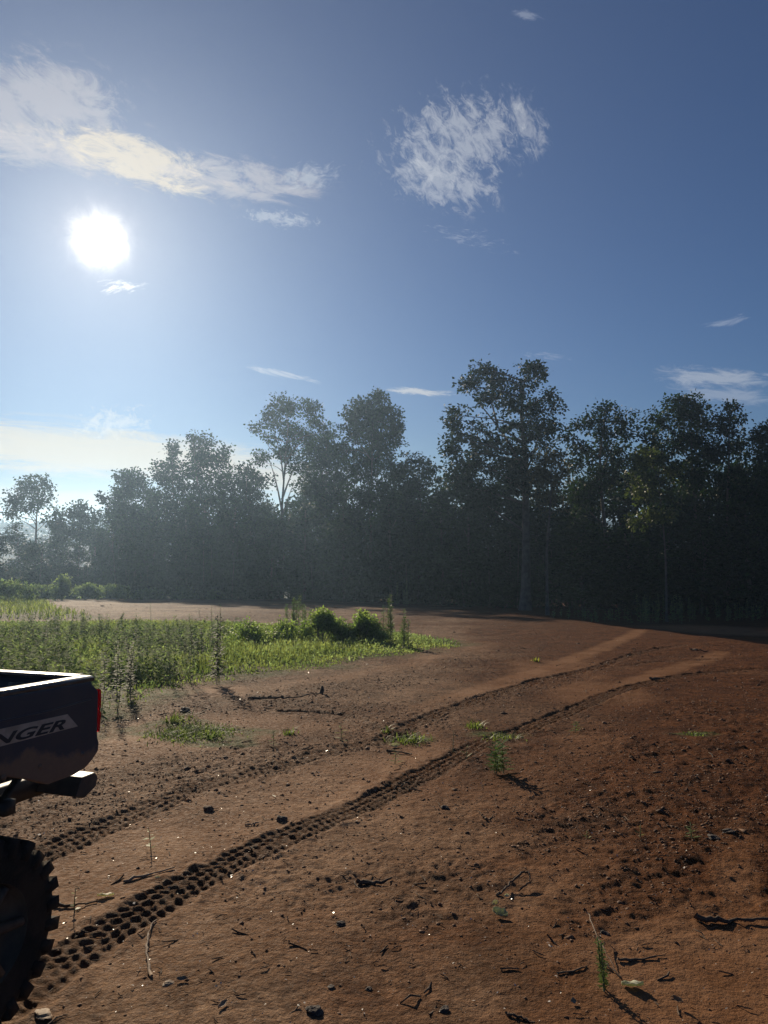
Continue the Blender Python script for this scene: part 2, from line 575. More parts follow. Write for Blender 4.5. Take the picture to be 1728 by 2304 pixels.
def masks(x, y):
    """sand, track, moss"""
    sand = np.zeros(x.shape)
    for P, hw, st in SANDS:
        lat, sv = along(P, x, y, hw * 1.8)
        e = np.abs(lat) + 0.35 * hw * vnoise(x * 2.2 / hw * 0.3, y * 2.2 / hw * 0.3, 3)
        sand = np.maximum(sand, st * sstep(hw * 1.25, hw * 0.4, e))
    nz = vnoise(x * 0.35, y * 0.35, 8) + 0.5 * vnoise(x * 0.9, y * 0.9, 9)
    sand = np.maximum(sand, 0.6 * sstep(0.16, 0.42, nz) * sstep(30, 12, y))
    belt = np.zeros(x.shape)
    for Pb, hw in BELTS:
        la, _ = along(Pb, x, y, hw * 1.5)
        belt = np.maximum(belt, sstep(hw * 1.3, hw * 0.4, np.abs(la) + hw * 0.7 * vnoise(x * 1.5, y * 1.5, 77)))
    sand = sand * (1 - 0.6 * belt)
    trk = np.zeros(x.shape)
    dz = belt * (0.016 * vnoise(x * 9 + y * 5, y * 9 - x * 5, 78) + 0.014 * vnoise(x * 19 - y * 7, y * 19 + x * 7, 79))
    for P, hw, depth, st in TRACKS:
        lat, sv = along(P, x, y, hw * 2.2)
        jl = lat + 0.02 * vnoise(x * 7, y * 7, 5) * 2
        al = np.abs(jl)
        on = sstep(hw * 1.12, hw * 0.9, al) * (sv > 0)
        lanew = hw * 2 / 4
        lane = np.floor((jl + hw) / lanew)
        fl = (jl + hw) / lanew - lane - 0.5
        sj = sv + 0.016 * 2 * vnoise(x * 7, y * 7, 6)
        pitch = 0.068
        skew = np.where(np.mod(lane, 2) > 0, 0.5, 0.0)
        ph = sj / pitch + skew + 0.35 * np.sign(jl) * fl
        fs = ph - np.floor(ph) - 0.5
        hsh = vnoise(np.floor(ph) * 1.7 + lane * 5.1 + 0.3, lane * 3.3 + np.floor(ph) * 0.9, 17) + 0.5
        pit = sstep(0.54, 0.16, np.hypot(fs * 1.05, fl * 0.92) + 0.18 * vnoise(x * 34, y * 34, 18)) * (0.4 + 0.85 * hsh)
        patchy = np.clip(0.85 + 0.7 * vnoise(x * 1.3, y * 1.3, 21), 0.35, 1.3)
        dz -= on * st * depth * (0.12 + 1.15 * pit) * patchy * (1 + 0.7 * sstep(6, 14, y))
        dz += 0.007 * st * sstep(hw * 1.9, hw * 1.2, al) * sstep(hw * 0.95, hw * 1.15, al) * np.clip(0.4 + 4 * vnoise(x * 13, y * 13, 22), -0.5, 2.6)
        trk = np.maximum(trk, on * st)
    for P, hw, depth in ((GULLY, 0.09, 0.032), (GULLY2, 0.12, 0.012)):
        lat, sv = along(P, x, y, hw * 3)
        e = np.abs(lat + 0.05 * vnoise(x * 4, y * 4, 4))
        dz -= depth * sstep(hw, hw * 0.2, e)
        dz += depth * 0.5 * sstep(hw * 2.2, hw * 1.3, e) * sstep(hw * 0.9, hw * 1.2, e)
    moss = np.zeros(x.shape)
    for (p, rx, ry) in MOSS:
        c = gp(*p)
        e = np.hypot((x - c[0]) / rx, (y - c[1]) / ry) + 0.5 * vnoise(x * 5, y * 5, 7)
        moss = np.maximum(moss, sstep(1.1, 0.5, e))
    for poly in (GRASS_POLY, GRASS_POLY2):
        near = poly_dist(poly, x, y) + 0.9 * vnoise(x * 1.3, y * 1.3, 12) + 0.4 * vnoise(x * 4, y * 4, 13)
        moss = np.maximum(moss, sstep(0.35, -0.5, near))
    far = sstep(70, 100, np.hypot(x, y))
    moss = np.maximum(moss, far)
    return sand * (1 - trk), np.maximum(trk, belt * 0.25), moss, dz


def height(x, y, detail=True):
    x = np.asarray(x, float)
    y = np.asarray(y, float)
    z = terrain(x, y)
    sand, trk, moss, dz = masks(x, y)
    rough = (1 - 0.8 * sand) * (1 - 0.6 * trk)
    near = sstep(90, 30, np.hypot(x, y))
    z = z + near * (0.05 * vnoise(x * 0.55, y * 0.55, 31) + 0.035 * vnoise(x * 1.6, y * 1.6, 32))
    patch = 0.35 + 1.3 * sstep(-0.25, 0.35, vnoise(x * 0.45, y * 0.45, 35) + 0.5 * vnoise(x * 1.3, y * 1.3, 36))
    z = z + near * rough * patch * (0.015 * vnoise(x * 5 + y * 2.2, y * 5 - x * 2.2, 33) + 0.012 * vnoise(x * 10 - y * 8, y * 10 + x * 8, 34) + 0.011 * vnoise(x * 22 + y * 16, y * 22 - x * 16, 37) * sstep(16, 7, y) + 0.006 * vnoise(x * 50 - y * 20, y * 50 + x * 20, 38) * sstep(7, 3, y))
    z = z + dz * near
    return z, sand, trk, moss


# ------------------------------------------------------------------ ground mesh (one sheet to the horizon)
def build_ground():
    fine = np.radians(np.arange(-33.0, 33.001, 0.1))
    coarse = np.radians(np.concatenate([np.arange(34, 60, 1.0), np.arange(60, 300, 4.0), np.arange(300, 326.5, 1.0)]))
    ang_ = np.concatenate([fine, coarse])
    r = [0.02, 0.3, 0.6, 0.85, 1.05]
    while r[-1] < 1.25:
        r.append(r[-1] * 1.03)
    while r[-1] < 20:
        r.append(r[-1] * 1.0034)
    while r[-1] < 45:
        r.append(r[-1] * 1.006)
    while r[-1] < 1100:
        r.append(r[-1] * 1.03)
    r = np.array(r)
    A, R = np.meshgrid(ang_, r)
    x = (R * np.sin(A)).ravel()
    y = (R * np.cos(A)).ravel()
    z, sand, trk, moss = height(x, y)
    nc, nr = len(ang_), len(r)
    i = np.arange(nr - 1)[:, None] * nc
    j = np.arange(nc)[None, :]
    k = (j + 1) % nc
    f = np.stack([i + j, i + nc + j, i + nc + k, i + k], -1).reshape(-1, 4)[:, ::-1]
    att = np.stack([sand, trk, moss, np.ones_like(sand)], 1)
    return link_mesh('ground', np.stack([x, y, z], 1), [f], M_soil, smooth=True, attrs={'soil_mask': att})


def soil_material():
    m = bpy.data.materials.new('soil')
    m.use_nodes = True
    t = NT(m.node_tree)
    geo = t.n('ShaderNodeNewGeometry')
    P = geo.outputs['Position']
    a = t.n('ShaderNodeAttribute', attribute_name='soil_mask', attribute_type='GEOMETRY')
    s = t.n('ShaderNodeSeparateColor', ins={0: a.outputs['Color']})
    sand, trk, moss = s.outputs[0], s.outputs[1], s.outputs[2]
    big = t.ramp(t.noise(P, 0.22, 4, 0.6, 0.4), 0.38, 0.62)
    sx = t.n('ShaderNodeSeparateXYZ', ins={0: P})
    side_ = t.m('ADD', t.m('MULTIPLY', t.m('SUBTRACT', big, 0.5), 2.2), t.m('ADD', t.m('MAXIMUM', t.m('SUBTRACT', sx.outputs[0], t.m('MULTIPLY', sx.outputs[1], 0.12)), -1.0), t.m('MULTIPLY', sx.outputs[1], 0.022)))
    c = t.mix(t.ramp(side_, -1.3, 1.3), (0.300, 0.185, 0.112, 1), (0.140, 0.052, 0.017, 1))  # redder soil to the right, with lens glare and vignetting painted into the colour
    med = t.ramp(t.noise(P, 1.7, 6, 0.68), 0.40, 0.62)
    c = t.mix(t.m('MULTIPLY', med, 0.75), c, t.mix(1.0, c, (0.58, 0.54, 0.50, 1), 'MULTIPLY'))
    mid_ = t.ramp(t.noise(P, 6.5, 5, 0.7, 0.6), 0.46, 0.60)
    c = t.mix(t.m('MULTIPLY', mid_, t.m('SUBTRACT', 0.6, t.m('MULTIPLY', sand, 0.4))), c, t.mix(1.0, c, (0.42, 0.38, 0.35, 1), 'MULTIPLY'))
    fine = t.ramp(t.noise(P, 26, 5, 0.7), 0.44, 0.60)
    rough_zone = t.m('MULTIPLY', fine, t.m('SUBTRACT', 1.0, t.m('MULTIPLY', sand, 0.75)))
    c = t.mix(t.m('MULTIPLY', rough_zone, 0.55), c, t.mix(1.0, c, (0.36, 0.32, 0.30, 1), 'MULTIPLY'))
    grain = t.ramp(t.noise(P, 130, 3, 0.7), 0.42, 0.66)
    c = t.mix(t.m('MULTIPLY', grain, 0.30), c, t.mix(1.0, c, (1.7, 1.6, 1.5, 1), 'MULTIPLY'))
    c = t.mix(t.m('MULTIPLY', sand, 0.75), c, t.mix(med, (0.30, 0.165, 0.088, 1), (0.24, 0.115, 0.052, 1)))
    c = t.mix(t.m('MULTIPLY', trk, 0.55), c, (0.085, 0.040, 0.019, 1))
    mn = t.ramp(t.noise(P, 9, 5, 0.7), 0.38, 0.58)
    c = t.mix(t.m('MULTIPLY', moss, t.m('ADD', 0.35, t.m('MULTIPLY', mn, 0.6))), c, (0.075, 0.095, 0.030, 1))
    ro = t.ramp(t.noise(P, 40, 3, 0.6), 0.3, 0.7, 0.6, 0.9)
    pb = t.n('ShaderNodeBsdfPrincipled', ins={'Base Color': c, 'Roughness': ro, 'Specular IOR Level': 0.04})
    h1 = t.noise(P, 55, 5, 0.72)
    h2 = t.noise(P, 14, 5, 0.7)
    hh = t.m('ADD', t.m('MULTIPLY', h1, 0.35), h2)
    bp = t.n('ShaderNodeBump', ins={'Strength': t.ramp(sand, 0, 1, 1.0, 0.5), 'Distance': 0.05, 'Height': hh})
    t.set(pb.inputs['Normal'], bp.outputs[0])
    t.n('ShaderNodeOutputMaterial', ins={0: pb.outputs[0]})
    return m


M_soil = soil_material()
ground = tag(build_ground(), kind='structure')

# ------------------------------------------------------------------ trees
def limb(g, a, b, r0, r1, bend=0.12, n=5, sides=5):
    a = np.asarray(a, float)
    b = np.asarray(b, float)
    t = np.linspace(0, 1, n)[:, None]
    L = np.linalg.norm(b - a)
    off = rng.normal(size=3) * bend * L * 0.5
    off[2] = abs(off[2]) * 0.6
    p = a + (b - a) * t + np.sin(t * np.pi) * off
    g.tube(p, np.linspace(r0, r1, n), sides, cap=False)
    return p


def lobe_leaves(gl, gw, c, rx, ry, rz, L, dens, bulk, start=None, r_limb=0.04, flat=0.0):
    """one lobe of foliage: clusters of leaves on twigs through an ellipsoid. bulk>1 = closed crown"""
    area = math.pi * rx * rz
    m = max(8, int(area / (L * L) * 0.27 * dens))
    d = unit(m)
    rr = rng.random(m) ** 0.42
    wob = 1 + 0.22 * np.sin(d[:, 0] * 5 + c[0]) * np.cos(d[:, 2] * 6 + c[2])
    cc = c + d * (rr * wob)[:, None] * np.array([rx, ry, rz])
    # drop some to open gaps
    hole = vnoise(cc[:, 0] / (4.2 * L) + 7, cc[:, 2] / (4.2 * L) + cc[:, 1] / (9 * L), 41)
    cc = cc[hole > (-0.34 + 0.16 * (1.6 - bulk))]
    if len(cc) == 0:
        cc = c[None]
    sub = np.nonzero(rng.random(len(cc)) < 0.30)[0]
    for i in sub:
        mid = c + (cc[i] - c) * 0.25
        limb(gw, mid, cc[i], max(0.012, L * 0.10), max(0.006, L * 0.04), 0.15, 3, 3)
    per = int(26 * (0.6 + 0.4 * bulk))
    n = len(cc) * per
    base = np.repeat(cc, per, 0)
    sz = np.repeat(0.7 + 0.8 * rng.random(len(cc)), per)
    off = rng.normal(size=(n, 3)) * (L * 1.05 * sz)[:, None] * np.array([1.15, 1.15, 0.75])
    dirv = off / (np.linalg.norm(off, axis=1)[:, None] + 1e-6) + unit(n) * 0.8 + np.array([0, 0, -0.25])
    nr_ = unit(n) + np.array([0, 0, 0.7])
    ll = L * (0.85 + 0.9 * rng.random(n))
    gl.leaves(base + off, dirv, nr_, ll, ll * 0.70)


def tree(name, label, dist, base, lobes, trunk=None, leaf=None, mat=None, cat='tree', group=None, trunk_r=None, dens=1.0, bulk=1.0, extra_limbs=()):
    """base: photo pixel of the foot; lobes: (px, py, rx, ry[, bulk[, ddist]]) crown masses at that distance"""
    leaf = leaf or dist * 0.0027
    foot = at(base[0], base[1], dist)
    foot[2] = gz(foot[0], foot[1]) - 0.05
    root = empty(name, foot)
    tag(root, label, cat, group)
    gl, gw = Geo(), Geo()
    k = dist / F
    W = []
    for lb in lobes:
        p = at(lb[0], lb[1], dist)
        p[1] += (lb[5] if len(lb) > 5 else rng.uniform(-0.6, 0.6) * lb[2] * k)
        W.append((p - foot, lb[2] * k, lb[3] * k, lb[4] if len(lb) > 4 else bulk))
    top = max(W, key=lambda q: q[0][2] + q[2] * 0.5)
    if trunk is None:
        tp = [np.zeros(3), np.array([0.2, 0, top[0][2] * 0.4]) + rng.normal(size=3) * 0.15, top[0] * np.array([0.8, 0.8, 0.75]), top[0]]
    else:
        tp = [np.zeros(3)] + [at(q[0], q[1], dist) - foot for q in trunk]
    tp = np.array(tp)
    # densify
    tt = np.linspace(0, len(tp) - 1, 12)
    tpd = np.stack([np.interp(tt, np.arange(len(tp)), tp[:, i]) for i in range(3)], 1)
    tr = trunk_r or max(0.09, top[0][2] * 0.011)
    gw.tube(tpd, np.linspace(tr, tr * 0.12, 12) * np.r_[1.35, np.ones(11)], 9)
    for (c, rx, rz, bk) in W:
        # limb from trunk
        zc = c[2] - rz * 0.9
        cand = np.nonzero(tpd[:, 2] < max(zc, tpd[3, 2]))[0]
        i = cand[-1]
        f = 1 - i / 12
        limb(gw, tpd[i], c + np.array([0, 0, -rz * 0.25]), tr * (0.16 + 0.22 * f), tr * 0.06, 0.3, 7, 5)
        lobe_leaves(gl, gw, c, rx, (rx + rz) * 0.42, rz, leaf, dens, bk)
    for (a, b, r_) in extra_limbs:
        limb(gw, at(a[0], a[1], dist) - foot, at(b[0], b[1], dist) - foot, r_, r_ * 0.3, 0.1, 6, 4)
    gw.build('trunk', M_bark, root, True)
    gl.build('crown', mat or M_leaf, root)
    return root


SKYLINE = 'trees along the edge of the wood'
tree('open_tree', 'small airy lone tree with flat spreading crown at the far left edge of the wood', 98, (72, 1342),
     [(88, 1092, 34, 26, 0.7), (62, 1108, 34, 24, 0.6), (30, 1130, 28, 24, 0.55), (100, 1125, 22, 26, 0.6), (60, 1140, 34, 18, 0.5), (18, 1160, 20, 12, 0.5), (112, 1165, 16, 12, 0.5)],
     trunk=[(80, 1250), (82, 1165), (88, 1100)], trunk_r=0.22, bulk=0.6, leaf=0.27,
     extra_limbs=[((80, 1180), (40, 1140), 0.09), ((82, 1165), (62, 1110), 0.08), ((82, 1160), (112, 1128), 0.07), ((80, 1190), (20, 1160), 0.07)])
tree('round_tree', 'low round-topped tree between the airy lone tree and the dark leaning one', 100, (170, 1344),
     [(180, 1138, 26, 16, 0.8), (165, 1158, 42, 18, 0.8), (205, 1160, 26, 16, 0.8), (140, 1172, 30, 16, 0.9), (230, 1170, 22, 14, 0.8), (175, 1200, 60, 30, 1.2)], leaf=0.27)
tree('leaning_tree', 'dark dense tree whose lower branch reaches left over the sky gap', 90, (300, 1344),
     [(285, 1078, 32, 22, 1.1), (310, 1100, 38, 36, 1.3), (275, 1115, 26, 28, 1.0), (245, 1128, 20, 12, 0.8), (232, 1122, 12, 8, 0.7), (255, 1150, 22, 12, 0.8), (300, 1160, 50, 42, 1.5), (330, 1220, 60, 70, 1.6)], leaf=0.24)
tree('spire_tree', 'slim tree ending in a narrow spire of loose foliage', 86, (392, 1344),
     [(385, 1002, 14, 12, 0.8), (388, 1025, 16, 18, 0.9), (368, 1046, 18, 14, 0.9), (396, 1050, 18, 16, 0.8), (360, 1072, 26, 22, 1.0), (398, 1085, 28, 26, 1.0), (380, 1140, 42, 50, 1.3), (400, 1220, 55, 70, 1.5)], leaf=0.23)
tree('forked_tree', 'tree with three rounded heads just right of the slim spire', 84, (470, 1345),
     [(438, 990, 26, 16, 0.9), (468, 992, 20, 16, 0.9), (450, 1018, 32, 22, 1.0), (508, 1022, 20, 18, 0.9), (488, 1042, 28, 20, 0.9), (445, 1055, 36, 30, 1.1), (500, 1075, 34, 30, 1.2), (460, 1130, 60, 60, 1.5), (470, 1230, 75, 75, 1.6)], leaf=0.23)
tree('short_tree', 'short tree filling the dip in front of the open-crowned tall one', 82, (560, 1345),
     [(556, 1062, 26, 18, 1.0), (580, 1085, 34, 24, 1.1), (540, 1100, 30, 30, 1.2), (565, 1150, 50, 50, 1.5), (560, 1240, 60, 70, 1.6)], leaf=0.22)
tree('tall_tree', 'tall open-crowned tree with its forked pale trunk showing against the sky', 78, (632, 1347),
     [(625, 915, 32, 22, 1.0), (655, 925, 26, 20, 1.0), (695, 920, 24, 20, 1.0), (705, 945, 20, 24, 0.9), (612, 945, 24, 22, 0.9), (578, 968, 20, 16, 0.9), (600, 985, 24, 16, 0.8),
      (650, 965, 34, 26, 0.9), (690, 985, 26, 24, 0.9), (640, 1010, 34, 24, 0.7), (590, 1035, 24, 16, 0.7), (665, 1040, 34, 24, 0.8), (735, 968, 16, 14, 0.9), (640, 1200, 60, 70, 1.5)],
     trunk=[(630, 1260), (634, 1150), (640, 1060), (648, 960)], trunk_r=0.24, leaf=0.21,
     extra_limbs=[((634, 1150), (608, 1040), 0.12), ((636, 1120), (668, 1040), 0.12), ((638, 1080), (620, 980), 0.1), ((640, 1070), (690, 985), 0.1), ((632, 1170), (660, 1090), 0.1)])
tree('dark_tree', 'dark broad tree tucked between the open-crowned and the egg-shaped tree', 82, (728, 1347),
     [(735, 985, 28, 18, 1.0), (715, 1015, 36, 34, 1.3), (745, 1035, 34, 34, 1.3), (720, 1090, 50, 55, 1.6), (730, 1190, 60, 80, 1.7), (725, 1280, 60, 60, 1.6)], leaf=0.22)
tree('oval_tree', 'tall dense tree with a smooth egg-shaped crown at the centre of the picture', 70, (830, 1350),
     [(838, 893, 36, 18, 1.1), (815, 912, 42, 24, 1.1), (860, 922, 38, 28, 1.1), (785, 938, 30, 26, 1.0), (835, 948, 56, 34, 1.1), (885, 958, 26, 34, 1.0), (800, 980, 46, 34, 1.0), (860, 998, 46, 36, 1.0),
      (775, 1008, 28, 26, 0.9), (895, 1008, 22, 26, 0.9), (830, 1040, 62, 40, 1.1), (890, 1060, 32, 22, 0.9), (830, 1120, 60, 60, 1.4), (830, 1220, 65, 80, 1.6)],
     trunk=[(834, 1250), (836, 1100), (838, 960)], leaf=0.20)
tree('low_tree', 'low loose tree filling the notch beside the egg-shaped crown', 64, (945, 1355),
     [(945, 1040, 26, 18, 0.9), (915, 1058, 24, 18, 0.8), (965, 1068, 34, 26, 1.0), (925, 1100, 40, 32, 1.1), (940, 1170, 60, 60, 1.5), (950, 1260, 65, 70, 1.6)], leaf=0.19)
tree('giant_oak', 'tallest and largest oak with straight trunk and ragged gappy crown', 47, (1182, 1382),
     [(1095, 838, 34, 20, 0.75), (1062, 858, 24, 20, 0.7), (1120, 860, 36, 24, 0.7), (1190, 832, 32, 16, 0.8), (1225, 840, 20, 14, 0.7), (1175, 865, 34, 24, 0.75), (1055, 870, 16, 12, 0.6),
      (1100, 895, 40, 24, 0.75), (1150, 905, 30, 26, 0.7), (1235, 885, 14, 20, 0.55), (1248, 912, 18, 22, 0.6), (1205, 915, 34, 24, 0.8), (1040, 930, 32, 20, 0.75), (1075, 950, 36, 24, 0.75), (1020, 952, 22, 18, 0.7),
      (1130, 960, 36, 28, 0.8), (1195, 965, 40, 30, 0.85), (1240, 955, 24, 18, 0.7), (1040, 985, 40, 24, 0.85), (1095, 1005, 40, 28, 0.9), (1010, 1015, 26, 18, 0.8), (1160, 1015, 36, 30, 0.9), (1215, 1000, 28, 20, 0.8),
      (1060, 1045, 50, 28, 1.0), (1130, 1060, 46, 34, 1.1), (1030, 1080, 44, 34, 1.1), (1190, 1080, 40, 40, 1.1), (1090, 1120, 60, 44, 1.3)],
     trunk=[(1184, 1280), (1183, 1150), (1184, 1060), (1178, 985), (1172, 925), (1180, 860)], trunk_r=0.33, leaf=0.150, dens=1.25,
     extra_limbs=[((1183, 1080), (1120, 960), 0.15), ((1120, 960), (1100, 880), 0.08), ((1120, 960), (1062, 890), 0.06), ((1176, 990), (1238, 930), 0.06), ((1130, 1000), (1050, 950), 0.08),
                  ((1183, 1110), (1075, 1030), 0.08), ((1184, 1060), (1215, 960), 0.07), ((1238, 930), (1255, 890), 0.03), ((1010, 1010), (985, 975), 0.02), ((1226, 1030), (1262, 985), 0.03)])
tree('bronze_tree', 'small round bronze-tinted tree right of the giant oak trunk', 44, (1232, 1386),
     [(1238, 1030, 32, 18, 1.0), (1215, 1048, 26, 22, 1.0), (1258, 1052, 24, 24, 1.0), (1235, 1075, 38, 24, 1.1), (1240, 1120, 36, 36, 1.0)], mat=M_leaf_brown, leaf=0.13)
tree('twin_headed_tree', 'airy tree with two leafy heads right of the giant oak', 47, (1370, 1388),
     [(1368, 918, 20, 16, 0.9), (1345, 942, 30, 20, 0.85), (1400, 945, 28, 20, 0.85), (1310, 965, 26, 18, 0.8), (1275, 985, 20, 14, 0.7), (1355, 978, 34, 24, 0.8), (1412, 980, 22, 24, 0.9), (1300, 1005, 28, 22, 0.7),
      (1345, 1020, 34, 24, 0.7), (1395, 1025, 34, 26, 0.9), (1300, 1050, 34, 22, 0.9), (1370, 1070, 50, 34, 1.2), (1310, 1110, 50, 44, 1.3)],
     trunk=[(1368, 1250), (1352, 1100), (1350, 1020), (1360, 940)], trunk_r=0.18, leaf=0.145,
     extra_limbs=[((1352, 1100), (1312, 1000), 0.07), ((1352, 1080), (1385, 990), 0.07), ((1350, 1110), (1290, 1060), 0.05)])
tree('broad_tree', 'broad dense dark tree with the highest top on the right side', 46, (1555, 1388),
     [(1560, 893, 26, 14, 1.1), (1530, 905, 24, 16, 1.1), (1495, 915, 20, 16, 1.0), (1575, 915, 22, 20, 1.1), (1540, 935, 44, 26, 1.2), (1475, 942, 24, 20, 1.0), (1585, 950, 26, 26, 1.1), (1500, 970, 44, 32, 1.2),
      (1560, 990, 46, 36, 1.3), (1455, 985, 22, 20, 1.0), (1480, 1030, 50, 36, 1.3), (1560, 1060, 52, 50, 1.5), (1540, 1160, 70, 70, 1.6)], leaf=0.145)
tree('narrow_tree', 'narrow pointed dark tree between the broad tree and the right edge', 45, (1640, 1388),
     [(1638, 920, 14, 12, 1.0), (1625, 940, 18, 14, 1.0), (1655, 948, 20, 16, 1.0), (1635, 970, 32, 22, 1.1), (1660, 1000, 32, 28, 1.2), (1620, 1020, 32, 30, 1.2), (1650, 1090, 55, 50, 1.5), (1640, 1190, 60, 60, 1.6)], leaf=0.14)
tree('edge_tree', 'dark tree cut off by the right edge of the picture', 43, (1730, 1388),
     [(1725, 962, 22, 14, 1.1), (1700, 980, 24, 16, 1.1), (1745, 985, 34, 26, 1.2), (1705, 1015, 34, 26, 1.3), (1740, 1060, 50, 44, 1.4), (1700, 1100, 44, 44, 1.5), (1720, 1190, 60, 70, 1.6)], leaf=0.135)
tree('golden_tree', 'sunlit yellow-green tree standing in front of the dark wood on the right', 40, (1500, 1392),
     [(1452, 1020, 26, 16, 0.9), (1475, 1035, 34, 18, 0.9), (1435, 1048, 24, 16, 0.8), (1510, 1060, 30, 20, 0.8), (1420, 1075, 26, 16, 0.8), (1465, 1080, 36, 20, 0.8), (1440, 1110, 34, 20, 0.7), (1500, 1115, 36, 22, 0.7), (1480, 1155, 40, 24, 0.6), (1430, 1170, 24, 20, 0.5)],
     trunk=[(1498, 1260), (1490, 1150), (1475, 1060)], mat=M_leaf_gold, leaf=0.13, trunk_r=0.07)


# fill trees: individuals copied from four kinds
def copy_tree(root, loc, rz, sc):
    r = root.copy()
    C.objects.link(r)
    r.location = loc
    r.rotation_euler = (0, 0, rz)
    r.scale = sc
    for ch in root.children:
        c = ch.copy()
        C.objects.link(c)
        c.parent = r
    return r


def fill_proto(i):
    root = empty('woodland_tree', (0, 0, 0))
    gl, gw = Geo(), Geo()
    hgt = 12.0
    top = np.array([rng.uniform(-0.6, 0.6), rng.uniform(-0.6, 0.6), hgt])
    p = np.array([[0, 0, -0.3], [0.1, 0.1, hgt * 0.3], top * 0.7, top])
    gw.tube(np.stack([np.interp(np.linspace(0, 3, 9), np.arange(4), p[:, k]) for k in range(3)], 1), np.linspace(0.17, 0.04, 9), 7)
    nl = 13
    for k in range(nl):
        z = hgt * (0.16 + 0.80 * k / (nl - 1))
        rad = 2.1 * math.sin(min(1.0, 1.12 - z / hgt * 0.72) * 1.5) * rng.uniform(0.7, 1.0)
        th = rng.uniform(0, 6.28)
        c = np.array([math.cos(th) * rad * 0.75, math.sin(th) * rad * 0.75, z])
        if k == nl - 1:
            c = top
            rad = 1.0
        limb(gw, [top[0] * z / hgt * 0.6, top[1] * z / hgt * 0.6, z * 0.8], c, 0.05, 0.02, 0.1, 4, 4)
        lobe_leaves(gl, gw, c, rad * 0.95, rad * 0.95, 1.25, 0.24, 0.8, 1.25)
    gw.build('trunk', M_bark, root, True)
    gl.build('crown', M_leaf, root)
    return root


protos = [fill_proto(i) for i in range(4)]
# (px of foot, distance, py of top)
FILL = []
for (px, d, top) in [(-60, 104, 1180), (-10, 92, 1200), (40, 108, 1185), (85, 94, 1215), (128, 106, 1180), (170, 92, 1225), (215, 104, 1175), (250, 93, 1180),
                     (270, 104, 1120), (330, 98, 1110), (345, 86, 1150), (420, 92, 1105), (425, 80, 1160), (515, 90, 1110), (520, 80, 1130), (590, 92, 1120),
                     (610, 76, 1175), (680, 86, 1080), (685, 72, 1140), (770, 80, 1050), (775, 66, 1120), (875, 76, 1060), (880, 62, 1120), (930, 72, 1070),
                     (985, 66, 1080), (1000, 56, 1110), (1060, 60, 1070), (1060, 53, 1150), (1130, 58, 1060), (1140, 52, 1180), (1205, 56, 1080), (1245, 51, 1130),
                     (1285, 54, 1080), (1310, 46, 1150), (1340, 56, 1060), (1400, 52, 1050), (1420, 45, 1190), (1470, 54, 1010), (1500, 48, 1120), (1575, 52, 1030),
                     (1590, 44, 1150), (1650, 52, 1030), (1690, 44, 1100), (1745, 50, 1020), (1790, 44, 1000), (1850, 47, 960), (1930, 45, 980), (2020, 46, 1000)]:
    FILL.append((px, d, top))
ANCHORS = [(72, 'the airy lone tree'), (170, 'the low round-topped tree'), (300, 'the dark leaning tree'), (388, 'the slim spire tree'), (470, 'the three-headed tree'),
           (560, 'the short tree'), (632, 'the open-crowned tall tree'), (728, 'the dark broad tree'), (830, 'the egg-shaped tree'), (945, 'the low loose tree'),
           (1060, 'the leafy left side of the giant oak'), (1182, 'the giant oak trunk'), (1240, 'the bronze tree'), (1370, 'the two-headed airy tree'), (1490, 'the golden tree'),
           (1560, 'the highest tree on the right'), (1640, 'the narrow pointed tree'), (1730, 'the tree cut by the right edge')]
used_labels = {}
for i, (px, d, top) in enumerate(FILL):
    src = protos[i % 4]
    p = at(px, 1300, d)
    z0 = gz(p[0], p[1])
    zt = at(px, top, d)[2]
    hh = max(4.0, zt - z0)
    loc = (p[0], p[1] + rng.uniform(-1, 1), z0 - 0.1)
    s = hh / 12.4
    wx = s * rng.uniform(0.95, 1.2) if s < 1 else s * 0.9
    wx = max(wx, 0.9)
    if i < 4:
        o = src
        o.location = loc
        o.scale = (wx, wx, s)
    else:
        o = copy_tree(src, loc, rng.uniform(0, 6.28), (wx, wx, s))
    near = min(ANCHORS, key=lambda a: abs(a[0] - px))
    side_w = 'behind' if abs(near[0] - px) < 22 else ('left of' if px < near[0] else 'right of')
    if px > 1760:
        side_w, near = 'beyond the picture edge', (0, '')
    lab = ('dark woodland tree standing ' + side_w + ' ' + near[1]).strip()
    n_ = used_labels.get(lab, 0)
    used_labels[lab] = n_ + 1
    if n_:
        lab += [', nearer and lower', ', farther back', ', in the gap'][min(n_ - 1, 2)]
    tag(o, lab, 'tree', 'dark trees filling the wood')


